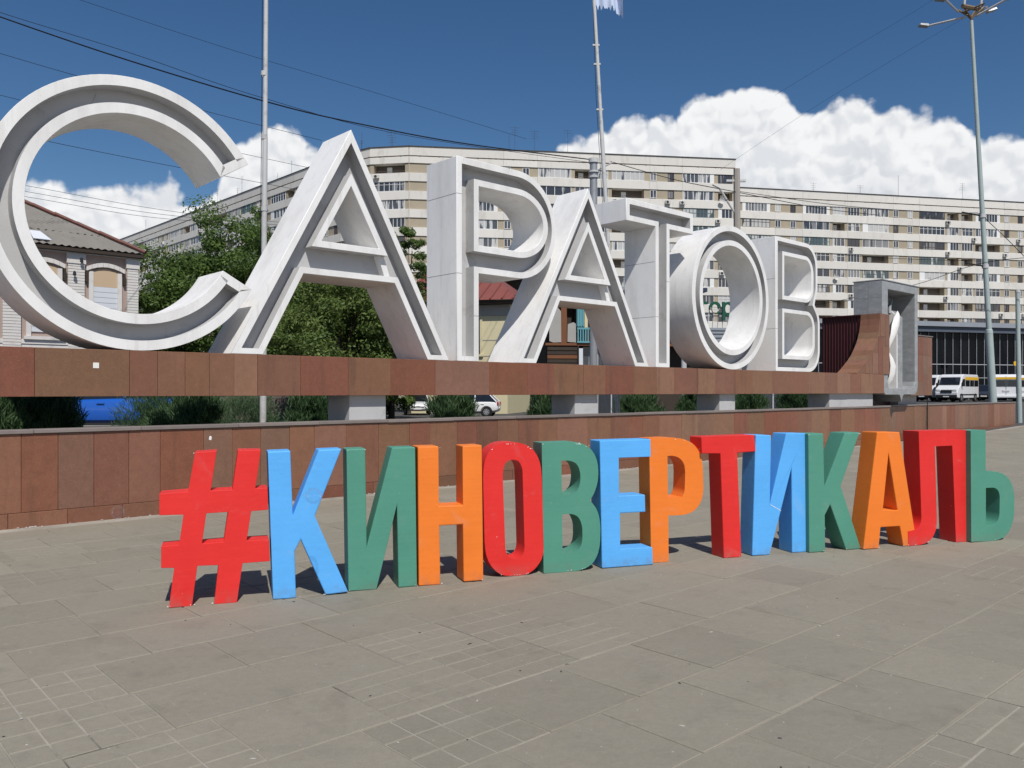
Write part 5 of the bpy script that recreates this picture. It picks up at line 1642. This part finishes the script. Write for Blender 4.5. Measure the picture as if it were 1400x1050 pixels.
def tree(label, x, y, h, rx, rz, zc, nclump, per, leaf, mat, seed, trunk_r=.16, gap=.0, group='trees behind the white letters'):
    g = np.random.default_rng(seed)
    t = thing('leafy_tree', label, 'tree', (x, y, 0), 0, group)
    # clumps over an uneven ellipsoid, more of them near the surface
    d = rv(g, nclump); rad = g.uniform(.35, 1.0, nclump) ** .5
    lump = 1 + .22 * np.sin(d[:, 0] * 4 + seed) * np.cos(d[:, 1] * 5) + .15 * np.sin(d[:, 2] * 7 + d[:, 0] * 3 + seed)
    cc = d * (rad * lump)[:, None] * np.array([rx, rx, rz]) + np.array([0, 0, zc])
    cc = cc[cc[:, 2] > zc - rz * .98]
    cr = g.uniform(.45, 1.0, len(cc)) * rx * .27
    P = []; A = []; B = []
    for c, r_ in zip(cc, cr):
        n = int(per * g.uniform(.5, 1.4))
        dd = rv(g, n); rr = g.uniform(.2, 1.0, n) ** .5
        p = c + dd * (rr * r_)[:, None] * np.array([1.15, 1.15, .75])
        nrm = dd + rv(g, n) * .7 + np.array([0, 0, .5]); nrm /= np.linalg.norm(nrm, axis=1, keepdims=True)
        a = np.cross(nrm, rv(g, n)); a /= np.linalg.norm(a, axis=1, keepdims=True) + 1e-6
        b = np.cross(nrm, a)
        s_ = leaf * g.uniform(.6, 1.3, n)[:, None]
        P.append(p); A.append(a * s_); B.append(b * s_ * .55)
    me = quads_mesh('crown', np.concatenate(P), np.concatenate(A), np.concatenate(B), mat)
    link('crown', me, t)
    m = MB()
    top = zc + rz * .5
    pts = [(0, 0, -.2), (.05 * h * .1, 0, h * .2), (-.02 * h, .01 * h, h * .45), (.01 * h, 0, top)]
    m.tube(pts, [trunk_r * 1.3, trunk_r, trunk_r * .7, trunk_r * .15], 9)
    rr = random.Random(seed)
    for i in range(16):
        k = rr.randrange(len(cc)); e = Vector(cc[k]) * .96
        z0 = min(e.z - .3, rr.uniform(h * .18, zc + rz * .2)); s0 = Vector((0, 0, max(.6, z0)))
        mid = s0.lerp(e, .5) + Vector((0, 0, .25))
        m.tube([s0, mid, e], [trunk_r * .4, trunk_r * .25, trunk_r * .06], 6)
    m.build('trunk', 'bark', t, smooth=True)
    return t


def juniper(label, x, y, r_, h, seed, n=26000):
    g = np.random.default_rng(seed)
    t = thing('juniper_bush', label, 'bush', (x, y, 0), 0, 'juniper bushes behind the granite wall')
    k = 120
    d = rv(g, k); d[:, 2] = np.abs(d[:, 2])
    bc = d * (g.uniform(.25, .92, k) ** .6)[:, None] * np.array([r_, r_, h * .80]) + np.array([0, 0, h * .10])
    idx = g.integers(0, k, n)
    dirv = bc[idx] / np.linalg.norm(bc[idx], axis=1, keepdims=True) * .75 + rv(g, n) * .65 + np.array([0, 0, .35])
    dirv /= np.linalg.norm(dirv, axis=1, keepdims=True)
    P = bc[idx] + rv(g, n) * (g.uniform(0, 1, n) ** .5)[:, None] * r_ * .24 + dirv * g.uniform(-.04, .12, n)[:, None]
    P[:, 2] = np.maximum(P[:, 2], .05)
    side = np.cross(dirv, rv(g, n)); side /= np.linalg.norm(side, axis=1, keepdims=True) + 1e-6
    L = g.uniform(.045, .11, n)[:, None]
    link('foliage', quads_mesh('foliage', P, dirv * L, side * L * .11, 'leaf_juniper'), t)
    m = MB()
    for i in range(9):
        e = Vector(bc[i]) * .9
        m.tube([(0, 0, -.1), Vector((e.x * .4, e.y * .4, e.z * .45)), e], [.05, .03, .008], 6)
    m.build('stem', 'bark', t)


def vegetation():
    p = at(285, 535, 47); tree('broad dark green tree left of the first white letter А', p.x, p.y, 11.0, 4.4, 5.0, 6.0, 230, 330, .10, 'leaf_tree', 1)
    p = at(372, 535, 52); tree('dark green tree behind the tall metal flagpole', p.x, p.y, 13, 3.7, 5.3, 7.0, 190, 300, .11, 'leaf_tree', 2)
    p = at(468, 535, 40); tree('sunlit dense tree framed by the legs of the first letter А', p.x, p.y, 9, 3.3, 3.4, 4.0, 230, 330, .09, 'leaf_light', 3)
    p = at(225, 535, 58); tree('small dark tree beside the corner of the old house', p.x, p.y, 11, 2.4, 3.6, 6.6, 80, 260, .11, 'leaf_tree', 4)
    p = at(561, 535, 62); tree('tall airy tree showing between the letters А and Р', p.x, p.y, 15, 2.4, 5.6, 9.4, 75, 200, .12, 'leaf_tree', 5)
    p = at(440, 535, 52); tree('dark tree behind the crossbar of the first letter А', p.x, p.y, 10, 4.2, 4.4, 5.0, 170, 260, .11, 'leaf_tree', 6)
    p = at(535, 535, 48); tree('low dark tree beside the red roofed yellow house', p.x, p.y, 7, 2.4, 3.2, 3.2, 90, 240, .10, 'leaf_tree', 8)
    # junipers between wall and street, placed along the bed
    def spot(u, off):
        # ground point behind the wall seen in the column u
        rx_ = (u - 700) / F
        t = (off + P0.dot(N2)) / (Vector((rx_, 1.0)).dot(N2))
        return Vector((rx_ * t, t))
    lab = ['large feathery juniper left of the blue car', 'wide juniper right of the blue car', 'juniper left of the wide concrete pier', 'juniper in front of the small white car', 'rounded juniper between the white car and the grey post',
           'juniper beside the thick grey post', 'narrow juniper left of the far concrete pier', 'juniper right of the far concrete pier', 'juniper beside the maroon ribbed body', 'juniper pushing up at the beam end under the letter С']
    for i, (u, off, r_, h) in enumerate(((52, 3.2, .72, 2.15), (258, 4.3, .80, 2.15), (421, 4.6, .58, 2.0), (617, 4.7, .76, 2.15), (757, 4.8, .82, 2.15), (873, 5.0, .86, 2.15), (946, 5.0, .56, 2.0), (1022, 5.1, .80, 2.15), (1088, 5.2, .86, 2.15), (-30, 2.6, .75, 2.3))):
        q = spot(u, off)
        juniper(lab[i], q.x, q.y, r_, h, 50 + i)
    # second rows further back
    lb2 = ['far dark shrub behind the blue car', 'far dark shrub beside the flagpole foot', 'far dark shrub by the kiosk']
    for i, (u, Y, r_, h) in enumerate(((215, 24, 1.2, 2.2), (330, 27, 1.3, 1.9), (1000, 34, 1.2, 2.0))):
        q = at(u, 535, Y)
        juniper(lb2[i], q.x, q.y, r_, h, 80 + i, 9000)
    # planting bed
    m = MB()
    a = [W(-9, .24), W(21, .24), W(21, 6.4), W(-9, 6.4)]
    m.add([(q.x, q.y, gz(q.x, q.y) + .004) for q in a], [(0, 1, 2, 3)])
    structure(m.build('planting_bed', 'soil', recalc=False))
    # weeds along the bed, some above the beam at its left end
    g = np.random.default_rng(9)
    n = 9000
    s_ = g.uniform(-8, 18, n); o_ = g.uniform(.35, 6.2, n)
    P = np.stack([P0.x + D2.x * s_ + N2.x * o_, P0.y + D2.y * s_ + N2.y * o_, g.uniform(.0, .35, n)], 1)
    dv = rv(g, n) * .5 + np.array([0, 0, 1.0]); dv /= np.linalg.norm(dv, axis=1, keepdims=True)
    sd = np.cross(dv, rv(g, n)); L = g.uniform(.05, .16, n)[:, None]
    o = link('weeds', quads_mesh('weeds', P, dv * L, sd * L * .14, 'leaf_weed')); o['kind'] = 'stuff'


vegetation()


# ------------------------------------------------------------------ poles, flag, wires, fence
def poles():
    def on_row(u, off):
        rx_ = (u - 700) / F
        t = (off + P0.dot(N2)) / (Vector((rx_, 1.0)).dot(N2))
        return Vector((rx_ * t, t))
    # flagpole 1
    q = on_row(359, 3.0)
    t = thing('flagpole', 'tall plain steel flagpole between the white letters С and А', 'flagpole', (q.x, q.y, 0))
    k = q.y / F
    MB().tube([(0, 0, -.2), (.02, 0, 3.2)], [.062, .058], 12).build('lower_tube', 'pole_grey', t, smooth=True)
    MB().tube([(.02, 0, 3.2), (.045, 0, 6.2)], [.05, .047], 12).build('middle_tube', 'pole_grey', t, smooth=True)
    MB().tube([(.045, 0, 6.2), (.09, 0, 12.4)], [.042, .036], 12).build('upper_tube', 'pole_grey', t, smooth=True)
    for z in (3.2, 4.9, 6.2, 7.35):
        MB().lathe([(.05, z - .04), (.058, z - .04), (.058, z + .04), (.05, z + .04)], 12).build('collar', 'pole_grey', t, (.03, 0, 0))
    MB().tube([(-.07, 0, 1.0), (-.01, 0, 7.3), (.0, .03, 12.2)], .006, 4).build('halyard', 'wire', t)
    # flagpole 2 with flag, leaning
    Y = 20.5
    b = at(843, 535, Y)
    t = thing('flagpole', 'leaning flagpole carrying a ragged pale blue flag', 'flagpole', (b.x, b.y, 0))
    topz = at(0, -62, Y).z
    lean = -(843 - 808.5) / F * Y
    def ax(z): return lean * (z - EYE) / (topz - EYE)
    zs = [-.2, 4.5, 7.5, topz]
    for i, (a, c, r_) in enumerate(((-.2, 4.6, .065), (4.6, 8.4, .055), (8.4, topz, .046))):
        MB().tube([(ax(a), 0, a), (ax(c), 0, c)], [r_, r_ * .94], 12).build('tube', 'pole_grey', t, smooth=True)
    for v in (62, 88, 150): 
        z = at(0, v, Y).z
        MB().box(ax(z) - .10, ax(z) + .07, -.03, .03, z - .02, z + .02).build('cleat', 'pole_grey', t)
    MB().tube([(ax(2) - .07, -.02, 2), (ax(9) - .09, -.02, 9), (ax(topz), -.02, topz)], .006, 4).build('halyard', 'wire', t)
    # flag
    fz1 = topz - .05; fz0 = at(0, 8, Y).z
    m = MB(); nx, nz = 26, 20
    for j in range(nz + 1):
        for i in range(nx + 1):
            a = i / nx; c = j / nz
            x = .04 + a * .66
            edge = .05 * math.sin(i * 2.1) + .04 * math.sin(i * 4.7 + 1) if j == 0 else 0
            z = fz0 + (fz1 - fz0) * c - .26 * a * a - .03 * math.sin(6 * a + 3 * c) + edge
            y = .11 * math.sin(9 * a + 2.2 * c) * a + .04 * math.sin(17 * a)
            m.v.append((ax(z) + x, y, z))
    for j in range(nz):
        for i in range(nx):
            k0 = j * (nx + 1) + i
            m.f.append((k0, k0 + 1, k0 + nx + 2, k0 + nx + 1))
            a, c = i / nx, j / nz
            m.mi.append(1 if ((a - .62) / .30) ** 2 + ((c - .52) / .30) ** 2 < 1 else 0)
    fl = m.build('flag', ['flag_cloth', 'flag_emblem'], None, (b.x, b.y, 0), smooth=True, recalc=False)
    sd = fl.modifiers.new('solid', 'SOLIDIFY'); sd.thickness = .003
    tag(fl, 'ragged pale blue flag with a faded emblem flying from the leaning pole', 'flag')
    # thick galvanised post behind the second A
    q = at(811.5, 535, 23.0)
    t = thing('steel_post', 'thick galvanised steel post with a flat cap behind the second letter А', 'post', (q.x, q.y, 0))
    zt = at(0, 218, 23).z
    MB().tube([(0, 0, -.2), (0, 0, zt)], [.115, .105], 16).build('shaft', 'galv', t, smooth=True)
    MB().lathe([(.0, zt + .02), (.14, zt + .02), (.14, zt - .10), (.125, zt - .10)], 16).build('cap', 'pole_grey', t)
    for z in (zt - .35, zt - .5): MB().lathe([(.13, z - .025), (.142, z - .025), (.142, z + .025), (.13, z + .025)], 16).build('band', 'pole_grey', t)
    MB().tube([(.1, 0, zt - .3), (.55, -.1, zt - .1)], .02, 6).build('bracket', 'pole_grey', t)
    # post in the gap under the beam
    q = at(935, 535, 30)
    tag(MB().tube([(0, 0, -.2), (0, 0, 3.2)], .10, 12).lathe([(.10, .0), (.16, .0), (.16, .1), (.1, .14)], 12).build('grey_post', 'pole_grey', None, (q.x, q.y, 0)), 'short grey post between two junipers under the beam', 'post')
    # concrete pole at the end of the middle block
    q = at(1009, 535, 38)
    t = thing('concrete_pole', 'tall concrete utility pole rising behind the ring letter О', 'utility pole', (q.x, q.y, 0))
    zt = at(0, 231, 38).z
    MB().tube([(0, 0, -.2), (-.06, 0, zt)], [.20, .15], 8).build('shaft', 'pole_concrete', t)
    MB().box(-.55, .35, -.06, .06, zt - .6, zt - .5).build('crossarm', 'pole_grey', t)
    MB().tube([(-.05, 0, zt - 2.2), (-.9, -.1, zt - .9), (-1.2, -.1, zt - .75)], .05, 6).build('bracket', 'pole_grey', t)
    # tall lamp mast, slightly leaning
    Y = 36.0
    b = at(1357, 535, Y)
    t = thing('lamp_mast', 'tall green grey lamp mast with four lamps on spread arms', 'lamp post', (b.x, b.y, gz(b.x, b.y) - .3))
    zt = at(0, 24, Y).z; zm = at(0, 450, Y).z
    def lx(z): return -(29.0 / F * Y) * (z - EYE) / (zt - EYE)
    MB().tube([(lx(0), 0, 0), (lx(zm), 0, zm)], [.165, .150], 14).build('lower_shaft', 'pole_green', t, smooth=True)
    MB().lathe([(.15, zm - .05), (.158, zm - .05), (.14, zm + .10), (.11, zm + .14)], 14).build('shoulder', 'pole_green', t, (lx(zm), 0, 0))
    MB().tube([(lx(zm), 0, zm + .1), (lx(zt), 0, zt)], [.115, .075], 14).build('upper_shaft', 'pole_green', t, smooth=True)
    hx = lx(zt)
    # triangular bracket head
    px = Y / F
    P_ = lambda u, v, dy=0.0: ((u - 1328) * px + hx, dy, zt + (24 - v) * px)
    m = MB()
    m.tube([P_(1328, 20), P_(1310, 8, -.35), P_(1349, 3, .35), P_(1328, 20)], .06, 6)
    m.tube([P_(1310, 9, -.35), P_(1349, 4, .35)], .09, 6)
    m.tube([P_(1328, 22), P_(1322, 8, .3), P_(1340, 5, -.3), P_(1328, 22)], .05, 6)
    for a in ((1310, 9), (1320, 11), (1334, 9), (1346, 5)): m.tube([P_(1328, 20), P_(*a)], .045, 5)
    m.build('bracket_head', 'lamp_frame', t)
    for (u0, v0, u1, v1, dy) in ((1310, 12, 1276, 10, -1.0), (1320, 19, 1285, 17, 1.0), (1334, 18, 1360, 8, -1.0), (1349, 5, 1367, -3, 1.0)):
        arm = MB().tube([P_(u0, v0), P_(u1, v1, dy)], .045, 6).build('lamp_arm', 'pole_grey', t)
        c = Vector(P_(u1, v1, dy)); s_ = 1 if u1 > u0 else -1
        m = MB()
        m.add([(c.x, c.y - .12, c.z - .08), (c.x + s_ * .45, c.y - .14, c.z - .02 + .08 * (s_ > 0)), (c.x + s_ * .45, c.y + .14, c.z - .02 + .08 * (s_ > 0)), (c.x, c.y + .12, c.z - .08),
               (c.x, c.y - .10, c.z + .08), (c.x + s_ * .40, c.y - .10, c.z + .10 + .08 * (s_ > 0)), (c.x + s_ * .40, c.y + .10, c.z + .10 + .08 * (s_ > 0)), (c.x, c.y + .10, c.z + .08)],
              [(0, 1, 2, 3), (4, 5, 6, 7), (0, 1, 5, 4), (1, 2, 6, 5), (2, 3, 7, 6), (3, 0, 4, 7)])
        m.build('lamp_head', 'galv', arm, bevel=.03)
    for u in (1318, 1341): MB().tube([P_(u, 8), P_(u + 2, -20)], .05, 6).build('mast_stub', 'pole_grey', t)
    for v in (291, 360): 
        z = at(0, v, Y).z
        MB().lathe([(.10, z - .08), (.135, z - .08), (.135, z + .08), (.10, z + .08)], 12).build('clamp_band', 'pole_grey', t, (lx(z), 0, 0))
        MB().tube([(lx(z), 0, z), (lx(z) - 1.0, -.2, z + .12)], .035, 6).build('wire_bracket', 'trim_black', t)
    # thin pole at the right
    q = at(1394, 535, 37)
    t = thing('thin_pole', 'thin grey green pole standing right of the lamp mast', 'pole', (q.x, q.y, gz(q.x, q.y) - .2))
    zt = at(0, 398, 37).z
    MB().tube([(0, 0, -.2), (-.1, 0, zt)], [.115, .085], 12).build('shaft', 'pole_green', t, smooth=True)
    MB().lathe([(.0, zt + .03), (.1, zt + .03), (.1, zt - .08), (.085, zt - .08)], 12).build('cap', 'pole_grey', t, (-.1, 0, 0))
    # brick fence behind the flagpole foot, its shade put into the dark colour
    a = at(300, 535, 44)
    t = thing('brick_fence', 'shaded dark brick fence behind the flagpole foot', 'fence', (a.x, a.y, 0), R(12))
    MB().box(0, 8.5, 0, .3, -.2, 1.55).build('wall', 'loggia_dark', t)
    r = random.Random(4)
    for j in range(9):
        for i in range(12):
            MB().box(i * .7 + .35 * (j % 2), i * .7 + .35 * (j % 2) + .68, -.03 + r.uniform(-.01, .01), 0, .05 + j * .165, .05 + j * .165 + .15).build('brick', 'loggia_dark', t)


def wires():
    lab = {}
    def wire(pts, px, label, group='overhead wires'):
        P_ = [at(u, v, Y) for u, v, Y in pts]
        # smooth polyline through the points
        out = []
        for i in range(len(P_) - 1):
            p0 = P_[max(0, i - 1)]; p1 = P_[i]; p2 = P_[i + 1]; p3 = P_[min(len(P_) - 1, i + 2)]
            for k in range(10):
                t = k / 10
                out.append(.5 * ((2 * p1) + (-p0 + p2) * t + (2 * p0 - 5 * p1 + 4 * p2 - p3) * t * t + (-p0 + 3 * p1 - 3 * p2 + p3) * t ** 3))
        out.append(P_[-1])
        r_ = px / 2 * sum(q[2] for q in pts) / len(pts) / F
        o = MB().tube(out, [px / 2 * q.y / F * (.55 + .45 * min(1, 30 / q.y)) for q in out], 5).build('overhead_wire', 'wire', smooth=True)
        tag(o, label, 'wire', group)
    wire([(-90, -12, 21), (0, 23, 22), (180, 84, 25), (360, 138, 30), (480, 167, 35), (640, 197, 44), (806, 218, 60)], 2.0, 'thick black cable crossing above the letters С and А')
    wire([(-90, -16, 24), (0, 17, 26), (180, 73, 29), (360, 134, 34), (560, 186, 42), (806, 222, 60)], .8, 'thin wire hanging close to the thick black cable')
    wire([(60, -18, 26), (110, 0, 28), (310, 66, 32), (440, 105, 36), (560, 141, 42), (720, 190, 52)], .55, 'highest thin wire passing over the letter А')
    wire([(-60, 55, 28), (0, 73, 30), (110, 105, 32), (300, 157, 38), (440, 192, 46)], .75, 'thin wire passing just above the ring of the letter С')
    wire([(-60, 115, 28), (0, 130, 30), (200, 180, 36), (336, 211, 44), (430, 231, 55)], .7, 'thin wire passing behind the top of the letter С')
    wire([(-60, 160, 28), (60, 192, 32), (250, 230, 40), (309, 241, 45), (410, 260, 58)], .75, 'thin wire seen through the opening of the letter С')
    for k, (a, b) in enumerate(((256, 297), (264, 301), (271, 305))):
        wire([(-60, a - 18, 36), (48, a, 38), (190, a + 26 - k, 44), (300, b, 52), (400, b + 8, 62)], .65, ['upper', 'middle', 'lower'][k] + ' wire of the three seen inside the letter С above the old house')
    wire([(835, 221, 40), (920, 245, 44), (1009, 263, 38), (1130, 286, 60), (1200, 294, 80)], 1.2, 'dark wire running from the steel post to the concrete pole')
    wire([(985, 232, 60), (1100, 155, 55), (1210, 88, 48), (1300, 35, 40), (1326, 22, 36)], .35, 'faint wire sloping down left from the lamp mast head')
    wire([(1060, 130, 60), (1150, 75, 52), (1240, 22, 46), (1290, -10, 42)], .35, 'faint wire high in the blue sky left of the lamp mast')
    wire([(1012, 262, 38), (1150, 281, 37.5), (1280, 290, 37), (1337, 291, 36)], .9, 'wire between the concrete pole and the lamp mast')
    wire([(1338, 291, 36), (1380, 330, 36), (1440, 392, 36)], 1.0, 'wire falling right from the lamp mast clamp')
    wire([(1100, 420, 60), (1240, 392, 48), (1342, 360, 36), (1450, 350, 34)], .9, 'low wire crossing in front of the far apartment block')
    wire([(1050, 340, 60), (1200, 352, 48), (1342, 357, 36)], .8, 'middle wire crossing in front of the far apartment block')


poles(); wires()


def soap_bubbles():
    for u, v, Y, rpx, lb in ((429, 678, 5.9, 11.5, 'clear soap bubble floating in front of the blue letter К'), (161, 700, 8.0, 9, 'clear soap bubble floating low before the granite wall')):
        p = at(u, v, Y); r_ = rpx / F * Y
        bm = bmesh.new(); bmesh.ops.create_icosphere(bm, subdivisions=4, radius=r_)
        me = bpy.data.meshes.new('soap_bubble'); bm.to_mesh(me); bm.free()
        me.materials.append(M['soap_film']); me.polygons.foreach_set('use_smooth', [True] * len(me.polygons))
        tag(link('soap_bubble', me, None, p), lb, 'bubble')


soap_bubbles()
